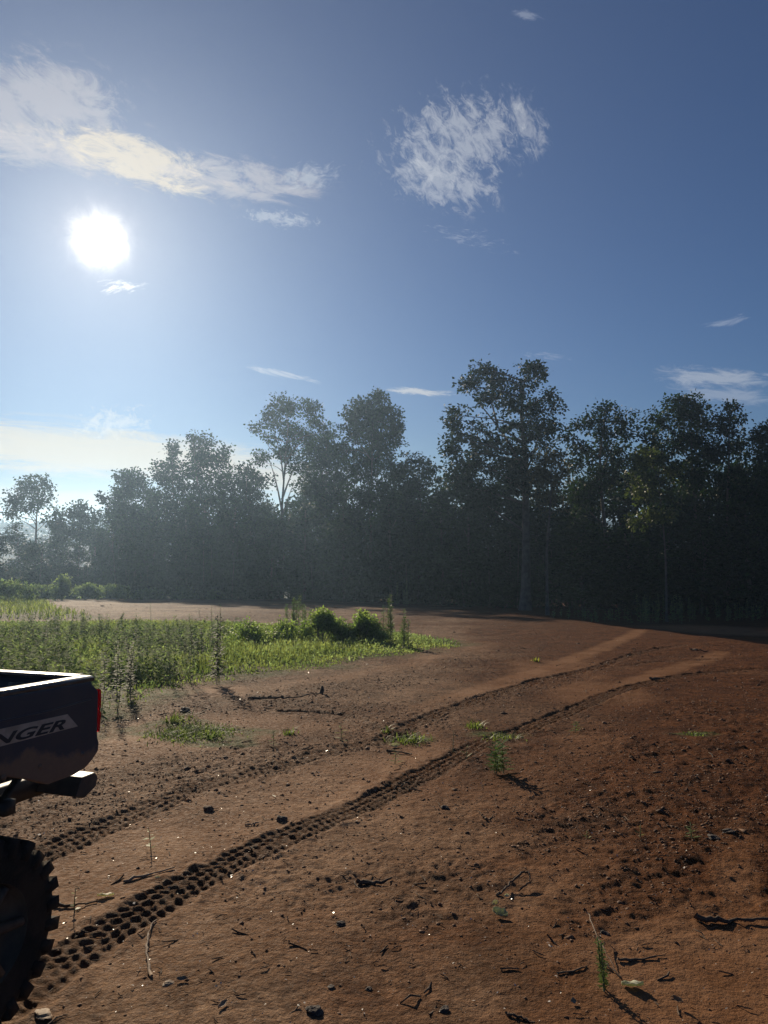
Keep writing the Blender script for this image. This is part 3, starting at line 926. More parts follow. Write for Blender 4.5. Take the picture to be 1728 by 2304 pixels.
# undergrowth at the foot of the wood: one uncountable mass
def undergrowth():
    gl, gw = Geo(), Geo()
    line = [(-300, 108), (0, 98), (230, 90), (420, 80), (640, 74), (830, 66), (960, 58), (1080, 51), (1182, 49.5), (1300, 47), (1450, 46), (1728, 44.5), (2100, 45)]
    L = np.array(line, float)
    n = 900
    px = rng.uniform(-300, 2100, n)
    d = np.interp(px, L[:, 0], L[:, 1]) + rng.uniform(0.0, 7, n)
    x = (px - 864) / F * d
    y = d
    z = terrain(x, y)
    for i in range(n):
        h = rng.uniform(0.8, 3.6) * (d[i] / 60) ** 0.5
        r_ = rng.uniform(0.6, 1.4)
        m = 110
        c = np.array([x[i], y[i], z[i] + h * 0.5])
        q = c + unit(m) * (rng.random(m) ** 0.4)[:, None] * np.array([r_, r_, h * 0.55])
        q[:, 2] = np.maximum(q[:, 2], z[i] + 0.05)
        ll = d[i] * 0.0042 * (0.7 + 0.7 * rng.random(m))
        gl.leaves(q, unit(m), unit(m) + [0, 0, 0.6], ll, ll * 0.6)
        if i % 3 == 0:
            gw.tube([[x[i], y[i], z[i] - 0.1], [x[i] + rng.normal() * 0.3, y[i], z[i] + h * 1.6]], [0.05, 0.02], 4)
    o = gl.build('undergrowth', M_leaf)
    tag(o, kind='stuff', label='dark tangled undergrowth along the foot of the wood')
    s = gw.build('stems', M_bark, o)
    return o


undergrowth()


# far wooded ridge beyond the valley
def far_woods():
    gl = Geo()
    n = 26000
    x = rng.uniform(-420, 260, n)
    y = rng.uniform(330, 620, n)
    b = vnoise(x / 9, y / 9, 51) + 0.5
    z = terrain(x, y) + 7.5 + 5 * b * rng.random(n)
    q = np.stack([x, y, z], 1)
    gl.leaves(q, unit(n) * [1, 1, 0.4], unit(n) + [0, 0, 1.2], 2.4 * (0.6 + rng.random(n)), 1.8)
    o = gl.build('woodland', M_leaf)
    tag(o, kind='stuff', label='far wooded ridge behind the lone tree at the left')


far_woods()


# ------------------------------------------------------------------ grass and weeds
def rand_in(poly, n, xlim=(-1e9, 1e9)):
    lo, hi = poly.min(0), poly.max(0)
    lo = np.array([max(lo[0], xlim[0]), lo[1]])
    hi = np.array([min(hi[0], xlim[1]), hi[1]])
    out = np.zeros((0, 2))
    while len(out) < n:
        p = lo + rng.random((n * 2, 2)) * (hi - lo)
        # keep to what lies in a wide view
        ok = inside(poly, p[:, 0], p[:, 1]) & (np.abs(p[:, 0]) < p[:, 1] * 0.8 + 2)
        out = np.vstack([out, p[ok]])
    return out[:n]


def blades(g, P, hgt, width, lean=0.5):
    n = len(P)
    z, _, _, _ = height(P[:, 0], P[:, 1])
    b = np.stack([P[:, 0], P[:, 1], z - 0.01], 1)
    th = rng.uniform(0, 2 * np.pi, n)
    dr = np.stack([np.cos(th), np.sin(th), np.zeros(n)], 1)
    sd = np.stack([-np.sin(th), np.cos(th), np.zeros(n)], 1)
    h = np.broadcast_to(hgt, (n,))[:, None]
    wd = np.broadcast_to(width, (n,))[:, None]
    ln = (lean * rng.random(n))[:, None] * h
    up = np.array([0, 0, 1.0])
    v = np.stack([b - sd * wd / 2, b + sd * wd / 2, b + up * h * 0.6 + dr * ln * 0.35 + sd * wd * 0.4, b + up * h * 0.6 + dr * ln * 0.35 - sd * wd * 0.4,
                  b + up * h * (1 - 0.25 * rng.random((n, 1))) + dr * ln], 1)
    i = np.arange(n)[:, None] * 5
    g.v.append(v.reshape(-1, 3))
    g.f.setdefault(4, []).append(i + np.array([[0, 1, 2, 3]]) + g.n)
    g.f.setdefault(3, []).append(i + np.array([[3, 2, 4]]) + g.n)
    g.n += n * 5


WEED_POLY = np.array([gp(*p) for p in [(-700, 1424), (520, 1424), (550, 1434), (480, 1475), (420, 1515), (300, 1550), (228, 1610), (100, 1630), (-700, 1650)]])


def grass():
    g = Geo()
    P = rand_in(GRASS_POLY, 130000)
    dd = -poly_dist(GRASS_POLY, P[:, 0], P[:, 1])
    keep = rng.random(len(P)) < sstep(-0.35, 1.0, dd + 1.5 * vnoise(P[:, 0] * 1.2, P[:, 1] * 1.2, 61) + 1.4 * vnoise(P[:, 0] * 3.5, P[:, 1] * 3.5, 65)) * 0.9 + 0.02
    P, dd = P[keep], dd[keep]
    wz = inside(WEED_POLY, P[:, 0], P[:, 1]) & (rng.random(len(P)) < 0.65)
    P, dd = P[~wz], dd[~wz]
    hh = (0.04 + 0.15 * sstep(0, 2.5, dd)) * (0.6 + 0.9 * rng.random(len(P)))
    hh *= 0.55 + 0.9 * (vnoise(P[:, 0] * 0.8, P[:, 1] * 0.8, 62) + 0.5)
    blades(g, P, hh, 0.012 + 0.0006 * P[:, 1], 0.8)
    P = rand_in(GRASS_POLY2, 14000)
    blades(g, P, 0.12 + 0.35 * rng.random(len(P)), 0.05, 1.2)
    o = g.build('grass', M_grass)
    tag(o, kind='stuff', label='bright backlit green grass of the overgrown strip')
    # broad low leaves among the grass
    g2 = Geo()
    P = rand_in(GRASS_POLY, 45000)
    dd = -poly_dist(GRASS_POLY, P[:, 0], P[:, 1])
    keep = rng.random(len(P)) < sstep(0, 0.8, dd + 0.8 * vnoise(P[:, 0] * 1.5, P[:, 1] * 1.5, 63))
    P, dd = P[keep], dd[keep]
    z, _, _, _ = height(P[:, 0], P[:, 1])
    q = np.stack([P[:, 0], P[:, 1], z + 0.02 + 0.22 * rng.random(len(P)) * sstep(0, 2, dd)], 1)
    ll = 0.03 + 0.0016 * P[:, 1] + 0.03 * rng.random(len(P))
    g2.leaves(q, unit(len(P)) + [0, 0, 0.3], unit(len(P)) + [0, 0, 1.0], ll, ll * 0.45)
    o2 = g2.build('ground_cover', M_weed)
    tag(o2, kind='stuff', label='low broad-leaved weeds growing through the grass strip')


grass()


def weed_stem(gl, gs, base, h, n, leaf, lean=(0, 0), droop=0.4, taper=0.6, ratio=0.22):
    base = np.asarray(base, float)
    tip = base + np.array([lean[0] * h, lean[1] * h, h])
    t = np.linspace(0, 1, 6)[:, None]
    bend = rng.normal(size=3) * 0.03 * h
    pts = base + (tip - base) * t + np.sin(t * np.pi) * bend * [1, 1, 0]
    gs.tube(pts, np.linspace(0.004 + 0.002 * h, 0.002, 6), 4)
    tt = 0.12 + 0.88 * (np.arange(n) + rng.random(n) * 0.5) / n
    p = base + (tip - base) * tt[:, None] + np.sin(tt * np.pi)[:, None] * bend * [1, 1, 0]
    th = np.arange(n) * 2.39996 + rng.random(n) * 0.6
    d = np.stack([np.cos(th), np.sin(th), 0.45 - droop * rng.random(n) * 1.6], 1)
    ll = leaf * (1.05 - taper * tt) * (0.7 + 0.6 * rng.random(n))
    gl.leaves(p, d, np.stack([-0.4 * d[:, 0], -0.4 * d[:, 1], np.ones(n)], 1), ll, ll * ratio)


def weeds_mass():
    gl, gs = Geo(), Geo()
    P = rand_in(WEED_POLY, 2700)
    z, _, _, _ = height(P[:, 0], P[:, 1])
    for i in range(len(P)):
        vn = vnoise(P[i:i + 1, 0] * 0.9, P[i:i + 1, 1] * 0.9, 71)[0] + 0.5 * vnoise(P[i:i + 1, 0] * 2.6, P[i:i + 1, 1] * 2.6, 72)[0]
        if rng.random() < 0.45 - vn * 1.5:
            continue
        h = 0.20 + 0.40 * rng.random() ** 1.6 * (1.0 + 1.5 * vn) + 0.10 * rng.random()
        weed_stem(gl, gs, (P[i, 0], P[i, 1], z[i]), h, int(40 + 24 * rng.random()), 0.145, rng.normal(size=2) * 0.2, 0.75, 0.30, 0.32)
    o = gl.build('weeds', M_weed)
    tag(o, kind='stuff', label='dense leafy waist-high weeds behind the truck bed')
    gs.build('stems', M_stem, o)


weeds_mass()


def plant(name, label, px, py, h, n=60, leaf=0.13, stems=1, spread=0.1, mat=None, cat='weed', group=None, droop=0.4, ratio=0.22, lean=0.06, taper=0.6):
    p = gp(px, py)
    z = float(height(p[0:1], p[1:2])[0][0])
    root = empty(name, (p[0], p[1], z))
    tag(root, label, cat, group)
    gl, gs = Geo(), Geo()
    for k in range(stems):
        o = rng.normal(size=2) * spread * (stems > 1)
        weed_stem(gl, gs, (o[0], o[1], -0.01), h * rng.uniform(0.75, 1.0) if k else h, n, leaf, rng.normal(size=2) * lean, droop, taper, ratio)
    gs.build('stem', M_stem, root)
    gl.build('foliage', mat or M_weed, root)
    return root


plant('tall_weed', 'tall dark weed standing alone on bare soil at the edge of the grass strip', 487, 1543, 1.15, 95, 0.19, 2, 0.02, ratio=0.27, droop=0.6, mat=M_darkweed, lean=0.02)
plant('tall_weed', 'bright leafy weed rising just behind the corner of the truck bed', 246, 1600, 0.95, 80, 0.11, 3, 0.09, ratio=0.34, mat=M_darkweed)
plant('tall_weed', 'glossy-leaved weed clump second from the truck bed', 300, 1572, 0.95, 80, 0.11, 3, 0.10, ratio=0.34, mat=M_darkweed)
plant('tall_weed', 'drooping weed between the glossy clump and the lone dark weed', 382, 1535, 1.0, 80, 0.14, 2, 0.1)
plant('tall_weed', 'tall pointed weed just left of the lone dark weed', 415, 1532, 1.15, 80, 0.14, 2, 0.08)
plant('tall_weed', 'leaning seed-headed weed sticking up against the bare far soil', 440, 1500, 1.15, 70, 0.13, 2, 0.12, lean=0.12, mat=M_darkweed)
plant('tall_weed', 'slim tall weed poking above the weeds near the middle of the left strip', 370, 1470, 1.2, 70, 0.12, 2, 0.15)
plant('tall_weed', 'slender pale weed directly behind the lone dark weed', 492, 1500, 1.25, 70, 0.13, 2, 0.1)
plant('tall_weed', 'single weed above the truck bed rail at the far left', 40, 1478, 0.9, 60, 0.13, 2, 0.12)
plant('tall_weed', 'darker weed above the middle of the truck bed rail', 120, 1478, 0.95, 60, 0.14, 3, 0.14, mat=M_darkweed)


def bush(name, label, px, py, w_, h_, n=2600, leaf=0.075, mat=None, group=None, cat='bush'):
    p = gp(px, py)
    z = float(height(p[0:1], p[1:2])[0][0])
    root = empty(name, (p[0], p[1], z))
    tag(root, label, cat, group)
    gl, gs = Geo(), Geo()
    for k in range(18):
        th = rng.uniform(0, 6.28)
        rr = rng.uniform(0.05, 1.0) * w_ / 2
        e = np.array([math.cos(th) * rr, math.sin(th) * rr, h_ * (1 - 0.45 * (rr / w_ * 2) ** 2) * rng.uniform(0.4, 1.0)])
        limb(gs, [0, 0, -0.02], e, 0.014, 0.005, 0.2, 5, 4)
        m = n // 18
        c = e * [0.9, 0.9, 0.8]
        q = c + unit(m) * (rng.random(m) ** 0.4)[:, None] * np.array([w_ * 0.17, w_ * 0.17, h_ * 0.24])
        q[:, 2] = np.abs(q[:, 2])
        d = unit(m) + [0, 0, -0.1]
        ll = leaf * (0.6 + 0.7 * rng.random(m))
        gl.leaves(q, d, unit(m) * 0.7 + [0, 0, 1], ll, ll * 0.5)
    gs.build('stems', M_stem, root)
    gl.build('foliage', mat or M_bush, root)
    return root


bush('round_bush', 'rounded bright green bush, highest mound in the middle of the grass strip', 722, 1450, 1.30, 1.0, 4200, 0.085)
bush('round_bush', 'dark green upright bush to the right of the rounded mound bush', 815, 1450, 1.05, 1.02, 4200, 0.085)
bush('spreading_bush', 'wide low pale green bush at the left of the row of bushes', 565, 1455, 1.6, 0.75)
bush('spreading_bush', 'loose low bush between the wide pale bush and the rounded mound', 645, 1450, 1.3, 0.75)
bush('spreading_bush', 'small low bush in the gap between the two upright bushes', 768, 1450, 0.8, 0.65, 1500)
bush('spreading_bush', 'low thin bush at the right foot of the dark upright bush', 850, 1452, 0.7, 0.5, 1200)

GF = 'shrubs at the back left edge of the clearing'
for i, (px, py, w_, h_, lab) in enumerate([
        (20, 1356, 4.2, 2.0, 'low green shrub touching the left picture edge behind the clearing'),
        (85, 1352, 3.8, 1.6, 'green shrub below the airy lone tree'),
        (140, 1351, 2.0, 2.6, 'upright small shrub taller than its neighbours at the back left'),
        (190, 1350, 3.8, 1.8, 'wide green shrub right of the upright small one'),
        (255, 1349, 3.8, 1.7, 'green shrub under the branch of the leaning tree'),
        (330, 1348, 3.2, 1.2, 'low shrub at the foot of the slim spire tree'),
        (415, 1348, 3.6, 1.5, 'shrub at the foot of the three-headed tree'),
        (480, 1348, 2.2, 1.1, 'last small shrub at the right end of the back left row')]):
    bush('green_shrub', lab, px, py, w_, h_, 1800, 0.30, M_weed, GF, 'shrub')


def fennel(name, label, px, py, h, stems, spread, mat=None, nf=60, wleaf=0.006):
    p = gp(px, py)
    z = float(height(p[0:1], p[1:2])[0][0])
    root = empty(name, (p[0], p[1], z))
    tag(root, label, 'plant')
    gl, gs = Geo(), Geo()
    d0 = math.hypot(*p)
    for k in range(stems):
        o = rng.uniform(-1, 1, 2) * spread * np.array([1, 0.5])
        hh = h * rng.uniform(0.6, 1.0)
        base = np.array([o[0], o[1], -0.01])
        tip = base + [rng.normal() * 0.03, rng.normal() * 0.03, hh]
        gs.tube([base, (base + tip) / 2 + rng.normal(size=3) * 0.01, tip], [0.010, 0.008, 0.004], 4)
        n = int(nf * hh)
        tt = 0.1 + 0.9 * rng.random(n * 2)
        q = base + (tip - base) * tt[:, None]
        dr = unit(len(q)) * [1, 1, 0.3] + [0, 0, 0.45]
        ll = (0.22 - 0.14 * tt) * (0.6 + 0.6 * rng.random(len(q)))
        gl.leaves(q, dr, unit(len(q)), ll, wleaf + d0 * 0.0004)
    gs.build('stems', M_stem, root)
    gl.build('foliage', mat or M_fennel, root)
    return root


fennel('dog_fennel', 'clump of feathery upright stems behind the rounded mound bush', 672, 1432, 1.3, 12, 0.45)
fennel('dog_fennel', 'pair of tall feathery plumes right of the dark upright bush', 872, 1450, 1.35, 5, 0.16)
fennel('dog_fennel', 'feathery plume at the right end of the row of tall plants', 915, 1460, 1.15, 4, 0.13)
fennel('dog_fennel', 'thin feathery stems at the foot of the wood behind the grass strip', 905, 1364, 2.0, 6, 0.6, nf=30, wleaf=0.02)
fennel('tall_grass', 'tall shaded grass clump at the foot of the wood on the right', 1500, 1401, 1.6, 24, 1.6, M_darkgrass, nf=20)
fennel('tall_grass', 'thin low grass at the foot of the wood left of the tall shaded clump', 1400, 1399, 0.8, 20, 2.2, M_darkgrass, nf=20)
fennel('tall_grass', 'broad shaded grass bank beyond the pink soil at the right edge', 1640, 1393, 1.1, 46, 3.6, M_darkgrass, nf=20)
fennel('tall_grass', 'small pale grass clump below the trunk of the giant oak', 1290, 1391, 0.6, 14, 1.3, M_darkgrass, nf=20)


# ------------------------------------------------------------------ seedlings and tufts on the bare soil
def tuft(name, label, px, py, rad, h, n, mat=None, cat='grass tuft'):
    p = gp(px, py)
    root = empty(name, (p[0], p[1], float(height(p[0:1], p[1:2])[0][0])))
    tag(root, label, cat)
    g = Geo()
    P = p + rng.normal(size=(n, 2)) * rad * 0.45
    blades(g, P, h * (0.25 + 0.9 * rng.random(n) ** 1.3), 0.006 + 0.0006 * p[1], 2.2)
    o = g.build('blades', mat or M_tuft)
    o.parent = root
    o.matrix_parent_inverse = Matrix.Translation(-Vector(root.location))
    return root


tuft('grass_tuft', 'large patch of green weeds on a pale soil patch near the truck', 430, 1650, 0.45, 0.05, 2600)
tuft('grass_tuft', 'upright bright tuft at the back of the large green patch', 400, 1625, 0.20, 0.13, 110)
tuft('grass_tuft', 'bright spiky tuft on the front right of the large green patch', 478, 1660, 0.10, 0.13, 50)
tuft('grass_tuft', 'low bright green tuft between the two long tyre tracks', 1070, 1634, 0.13, 0.09, 150)
tuft('grass_tuft', 'yellow-green tuft beside the upper end of the sandy streak', 922, 1665, 0.20, 0.10, 180)
tuft('grass_tuft', 'faint green tuft directly behind the leafy seedling', 1125, 1660, 0.2, 0.09, 160)
tuft('grass_tuft', 'thin tuft with yellow blades left of the middle of the bare soil', 650, 1650, 0.07, 0.09, 60)
tuft('grass_tuft', 'sparse flat green tuft on the dark soil far right', 1560, 1652, 0.13, 0.04, 140)
tuft('grass_tuft', 'tiny grass tuft at the tip of the gully', 870, 1640, 0.07, 0.06, 60)
tuft('grass_tuft', 'small yellowish tuft beyond the big tyre track near its bend', 1205, 1488, 0.08, 0.12, 50, M_sprout)

plant('leafy_seedling', 'knee-high leafy seedling beside the tyre track casting a long shadow', 1128, 1735, 0.28, 30, 0.095, 3, 0.035, M_bush, 'seedling', ratio=0.36, taper=0.1)
plant('small_seedling', 'small dark green seedling on the right side of the big tyre track', 1295, 1644, 0.13, 16, 0.09, 1, 0.02, M_bush, 'seedling', ratio=0.35)
plant('small_seedling', 'thin two-leaved sprout with a dark base near the lying grey stick', 340, 1912, 0.15, 8, 0.05, 1, 0.01, M_bush, 'seedling', ratio=0.5)
plant('yellow_sprout', 'thin sprout with two yellow leaves beside the tyre', 168, 2045, 0.12, 6, 0.03, 1, 0.01, M_sprout, 'seedling', ratio=0.8)
plant('spindly_weed', 'spindly weed with tiny leaves at the bottom right', 1362, 2232, 0.20, 48, 0.026, 3, 0.012, M_bush, 'weed', ratio=0.42, taper=0.4)
plant('dry_twig_plant', 'leafless brown twiggy plant left of the leafy seedling', 1020, 1688, 0.24, 10, 0.05, 1, 0.01, M_tanleaf, 'seedling', ratio=0.2)
plant('small_seedling', 'single yellow curved leaf sprout just left of the tyre track', 1050, 1708, 0.13, 4, 0.09, 1, 0.01, M_sprout, 'seedling', ratio=0.25)
plant('small_seedling', 'yellow-green forked seedling in the middle of the gully soil', 770, 1668, 0.20, 9, 0.11, 1, 0.01, M_sprout, 'seedling', ratio=0.3)
plant('small_seedling', 'dark seedling left of the faint left tyre track', 615, 1680, 0.16, 14, 0.07, 1, 0.01, M_weed, 'seedling', ratio=0.35)
plant('small_seedling', 'tiny blue-green seedling on the sandy streak', 888, 1715, 0.13, 10, 0.08, 1, 0.01, M_weed, 'seedling', ratio=0.3)
plant('small_seedling', 'tiny pale-leaved sprout on the dark soil at the right', 1440, 1876, 0.09, 5, 0.04, 1, 0.01, M_sprout, 'seedling', ratio=0.5)
plant('small_seedling', 'small leafy sprout beside two dark clods at the far right', 1558, 1885, 0.10, 12, 0.06, 1, 0.01, M_weed, 'seedling', ratio=0.3)
plant('small_seedling', 'tiny yellow sprout left of the pale-leaved one', 1320, 1885, 0.06, 5, 0.03, 1, 0.01, M_sprout, 'seedling', ratio=0.7)


# ------------------------------------------------------------------ loose soil, sticks, stones, leaves
def clods():
    N1, N2, N3 = 20000, 64000, 36000
    r = np.concatenate([np.sqrt(rng.uniform(1.6 ** 2, 5 ** 2, N1)), 5 * (13 / 5) ** rng.random(N2), 13 * (85 / 13) ** rng.random(N3)])
    a = np.radians(rng.uniform(-36, 36, len(r)))
    x, y = r * np.sin(a), r * np.cos(a)
    sand, trk, moss, _ = masks(x, y)
    zone = sstep(-0.35, 0.3, vnoise(x * 0.45, y * 0.45, 35) + 0.5 * vnoise(x * 1.3, y * 1.3, 36))
    belt = np.zeros(len(r))
    for Pb, hw in BELTS:
        la, _ = along(Pb, x, y, hw * 1.5)
        belt = np.maximum(belt, sstep(hw * 1.3, hw * 0.5, np.abs(la) + hw * 0.6 * vnoise(x * 1.5, y * 1.5, 77)))
    zone = np.maximum(zone * 0.38, belt)
    keep = rng.random(len(r)) < (0.08 + 0.92 * zone) * (1 - 0.85 * sand) * (1 - 0.7 * trk) * (1 - 0.8 * moss)
    x, y, r = x[keep], y[keep], r[keep]
    n = len(x)
    z = height(x, y)[0]
    size = np.exp(rng.normal(-5.68, 0.50, n)) * (0.85 + 0.09 * np.minimum(r, 16) + 0.03 * r)
    size = np.clip(size, 0.003, 0.022 + 0.0020 * r)
    octv = np.array([[1, 0, 0], [-1, 0, 0], [0, 1, 0], [0, -1, 0], [0, 0, 1], [0, 0, -1]], float)
    octf = np.array([[0, 2, 4], [2, 1, 4], [1, 3, 4], [3, 0, 4], [2, 0, 5], [1, 2, 5], [3, 1, 5], [0, 3, 5]])
    v = octv[None] * (0.6 + 0.7 * rng.random((n, 6, 1))) + rng.normal(size=(n, 6, 3)) * 0.22
    v *= np.array([1.2, 1.0, 0.62])
    th = rng.uniform(0, 6.28, n)
    c, s = np.cos(th), np.sin(th)
    vx = v[..., 0] * c[:, None] - v[..., 1] * s[:, None]
    vy = v[..., 0] * s[:, None] + v[..., 1] * c[:, None]
    v = np.stack([vx, vy, v[..., 2]], -1) * size[:, None, None]
    v += np.stack([x, y, z + size * 0.05], 1)[:, None, :]
    f = (np.arange(n)[:, None, None] * 6 + octf[None]).reshape(-1, 3)
    o = link_mesh('gravel', v.reshape(-1, 3), [f], M_clod)
    tag(o, kind='stuff', label='loose crumbs and clods of dark red soil')


clods()


def flecks():
    g = Geo()
    n = 2600
    r = 1.7 * (30 / 1.7) ** rng.random(n)
    a = np.radians(rng.uniform(-35, 35, n))
    x, y = r * np.sin(a), r * np.cos(a)
    z = height(x, y)[0]
    ll = np.clip(np.exp(rng.normal(-4.6, 0.45, n)) * (0.6 + 0.07 * r), 0.004, 0.05)
    g.leaves(np.stack([x, y, z + 0.006 + ll * 0.15], 1), unit(n) * [1, 1, 0.25], unit(n) * 0.5 + [0, 0, 1], ll, ll * (0.3 + 0.4 * rng.random(n)), 0.2)
    o = g.build('leaf_litter', M_fleck)
    tag(o, kind='stuff', label='tiny bleached flecks of bark and leaf scattered on the soil')
    g = Geo()
    n = 1100
    r = 1.7 * (25 / 1.7) ** rng.random(n)
    a = np.radians(rng.uniform(-35, 35, n))
    x, y = r * np.sin(a), r * np.cos(a)
    z = height(x, y)[0]
    for i in range(n):
        L = np.clip(math.exp(rng.normal(-3.3, 0.5)), 0.012, 0.12) * (0.8 + 0.04 * r[i])
        th = rng.uniform(0, 6.28)
        d = np.array([math.cos(th), math.sin(th), rng.normal() * 0.1]) * L / 2
        p = np.array([x[i], y[i], z[i] + 0.006])
        k = rng.normal(size=3) * L * 0.08
        g.tube([p - d, p + k, p + d], [L * 0.03 + 0.001, L * 0.04 + 0.0012, L * 0.02 + 0.001], 4)
    o = g.build('debris', M_stick)
    tag(o, kind='stuff', label='short bits of twig and root scattered on the soil')


flecks()


def stick(label, pts, r, mat=None, name='stick', lift=0.0, knob=False, cat='stick', hs=None):
    P = smooth_path(np.array([gp(*p) for p in pts]), 5)
    P = P + rng.normal(size=P.shape) * r * 0.4
    z = height(P[:, 0], P[:, 1])[0]
    n = len(P)
    zz = rng.normal(size=n) * r * 0.25 + np.maximum(z, np.linspace(z[0], z[-1], n)) + r * 0.8 + lift
    if hs is not None:
        zz = zz + np.interp(np.linspace(0, 1, n), np.linspace(0, 1, len(hs)), hs)
    rad = 0.72 * r * np.linspace(1, 0.45, n) * (0.7 + 0.6 * rng.random(n))
    g = Geo()
    p3 = np.stack([P[:, 0], P[:, 1], zz], 1)
    g.tube(p3, rad, 7)
    if knob:
        g.tube([p3[-1], p3[-1] + [0.02, 0, 0.05], p3[-1] + [0.02, 0.0, 0.11]], [r * 1.4, r * 1.6, r * 0.7], 6)
    o = g.build(name, mat or M_stick, smooth=True)
    return tag(o, label, cat)


stick('long grey stick lying left of the big tyre track, near the white leaf', [(277, 1986), (335, 1973), (392, 1958)], 0.011, M_paleStick)
stick('flat dark stick touching the right side of the truck tyre', [(126, 2032), (165, 2037), (214, 2029)], 0.012)
stick('short thick dark stick lying alone in the middle of the foreground', [(803, 1988), (850, 1993), (882, 1984)], 0.016)
stick('thin curved root running down from the tyre track toward the camera', [(340, 2198), (330, 2150), (333, 2110), (350, 2078)], 0.009, M_paleStick, 'root', cat='root')
stick('long fallen branch with an upturned knob in front of the grass strip', [(560, 1578), (620, 1574), (670, 1570), (722, 1561)], 0.022, knob=True, name='fallen_branch', cat='branch')
stick('curled dark root loop above the crumpled pale leaf', [(1118, 2024), (1140, 2012), (1165, 1996), (1187, 1990), (1192, 2003), (1165, 2010)], 0.010, name='root', cat='root', hs=[0, .01, .03, .04, .02, 0])
stick('thin bent pale twig leaning beside the spindly weed', [(1322, 2090), (1342, 2132), (1372, 2170), (1386, 2192)], 0.0045, M_paleStick, 'twig', cat='twig', hs=[.07, .05, .02, 0])
stick('thick dark root half buried at the lower right edge', [(1560, 2064), (1620, 2070), (1670, 2066), (1760, 2070)], 0.018, name='root', cat='root')
stick('dark twig lying right of the spindly weed', [(1385, 2163), (1440, 2158), (1492, 2146)], 0.008, name='twig', cat='twig')
stick('dark twig lying left of the spindly weed', [(1250, 2200), (1290, 2196), (1322, 2182)], 0.007, name='twig', cat='twig')
stick('dark slim stick lying across the sandy streak', [(872, 1688), (900, 1692), (930, 1698)], 0.016)
stick('short curved piece of bark in the middle right of the bare soil', [(1087, 1847), (1098, 1850), (1111, 1840)], 0.010, name='bark_piece', cat='bark')
stick('small straight twig right of the curved bark piece', [(1160, 1845), (1175, 1848), (1190, 1851)], 0.006, name='twig', cat='twig')
stick('far straight stick lying on the orange soil near the bank', [(1556, 1465), (1575, 1467), (1594, 1468)], 0.035)
stick('dark stick lying along the edge of the big tyre track far right', [(1462, 1530), (1480, 1531), (1495, 1530)], 0.03)
stick('short wide piece of bark below the flat stick by the tyre', [(172, 2097), (186, 2094), (201, 2089)], 0.013, name='bark_piece', cat='bark')
stick('twisted twig at the lower left of the leafy seedling', [(888, 1768), (905, 1762), (922, 1752)], 0.008, name='twig', cat='twig')
stick('pale brown stick lying in the soil behind the forked tyre marks', [(550, 1855), (565, 1856), (582, 1852)], 0.012, M_paleStick)
stick('dark twig at the bottom edge right of centre', [(1140, 2290), (1170, 2298), (1205, 2310)], 0.008, name='twig', cat='twig')
stick('slim dark twig at the lower left corner by the tan wood chip', [(105, 2300), (130, 2282), (150, 2276)], 0.006, name='twig', cat='twig')
stick('dark twig beside the curled root loop at the right', [(1350, 2172), (1375, 2185), (1400, 2207)], 0.008, name='twig', cat='twig')


def blob(label, px, py, size, mat, name='stone', cat='stone', flat=0.6, stretch=1.3):
    import bmesh
    p = gp(px, py)
    z = float(height(p[0:1], p[1:2])[0][0])
    bm = bmesh.new()
    bmesh.ops.create_icosphere(bm, subdivisions=3, radius=1)
    ph = rng.uniform(0, 6, 6)
    for v in bm.verts:
        c = v.co
        k = 1 + 0.18 * math.sin(3 * c.x + ph[0]) * math.cos(2.5 * c.y + ph[1]) + 0.12 * math.sin(6 * c.z + 4 * c.x + ph[2]) + 0.06 * math.sin(11 * c.y + 9 * c.x + ph[3])
        v.co = Vector((round(c.x * k * 5) / 5 * 0.5 + c.x * k * 0.5, c.y * k, c.z * k))
        v.co = Vector((v.co.x * size * stretch, v.co.y * size, v.co.z * size * flat))
    me = bpy.data.meshes.new(name)
    bm.to_mesh(me)
    bm.free()
    me.materials.append(mat)
    o = bpy.data.objects.new(name, me)
    C.objects.link(o)
    o.location = (p[0], p[1], z + size * flat * 0.45)
    o.rotation_euler = (rng.uniform(-.2, .2), rng.uniform(-.2, .2), rng.uniform(0, 3))
    return tag(o, label, cat)


blob('dark angular stone on smooth soil below the leafy seedling shadow', 1002, 1816, 0.026, M_rock)
blob('dark soil lump with a chipped top near the left centre of the bare soil', 635, 1847, 0.028, M_rock, 'soil_clod', 'clod', 0.8)
blob('largest dark stone at the bottom edge left of centre', 708, 2288, 0.024, M_rock)
blob('small dark stone below the short thick stick', 766, 2084, 0.017, M_rock)
blob('dark stone beside the tan wood chip at the bottom', 745, 2228, 0.013, M_rock)
blob('left dark clod of the pair beside the small sprout at the far right', 1606, 1882, 0.030, M_rock, 'soil_clod', 'clod')
blob('right dark clod of the pair beside the small sprout at the far right', 1640, 1872, 0.035, M_rock, 'soil_clod', 'clod', 0.45)
blob('dark flat clod on the rough soil left of the fallen branch', 418, 1606, 0.07, M_rock, 'soil_clod', 'clod')
blob('round clod standing on the track bank by the white sliver', 470, 1820, 0.032, M_clod, 'soil_clod', 'clod')
blob('tan angular wood chip at the bottom left corner', 98, 2276, 0.028, M_tanleaf, 'wood_chip', 'wood chip', 0.35, 1.7)
blob('small tan chip right of the root near the bottom', 378, 2216, 0.015, M_tanleaf, 'wood_chip', 'wood chip', 0.4, 1.5)
blob('dark stone behind the spindly weed', 1362, 2100, 0.017, M_rock)
blob('dark stone near the bottom edge right of centre', 1000, 2280, 0.014, M_rock)
blob('dark clod just above the cut bottom edge near the middle', 830, 2230, 0.012, M_rock, 'soil_clod', 'clod')


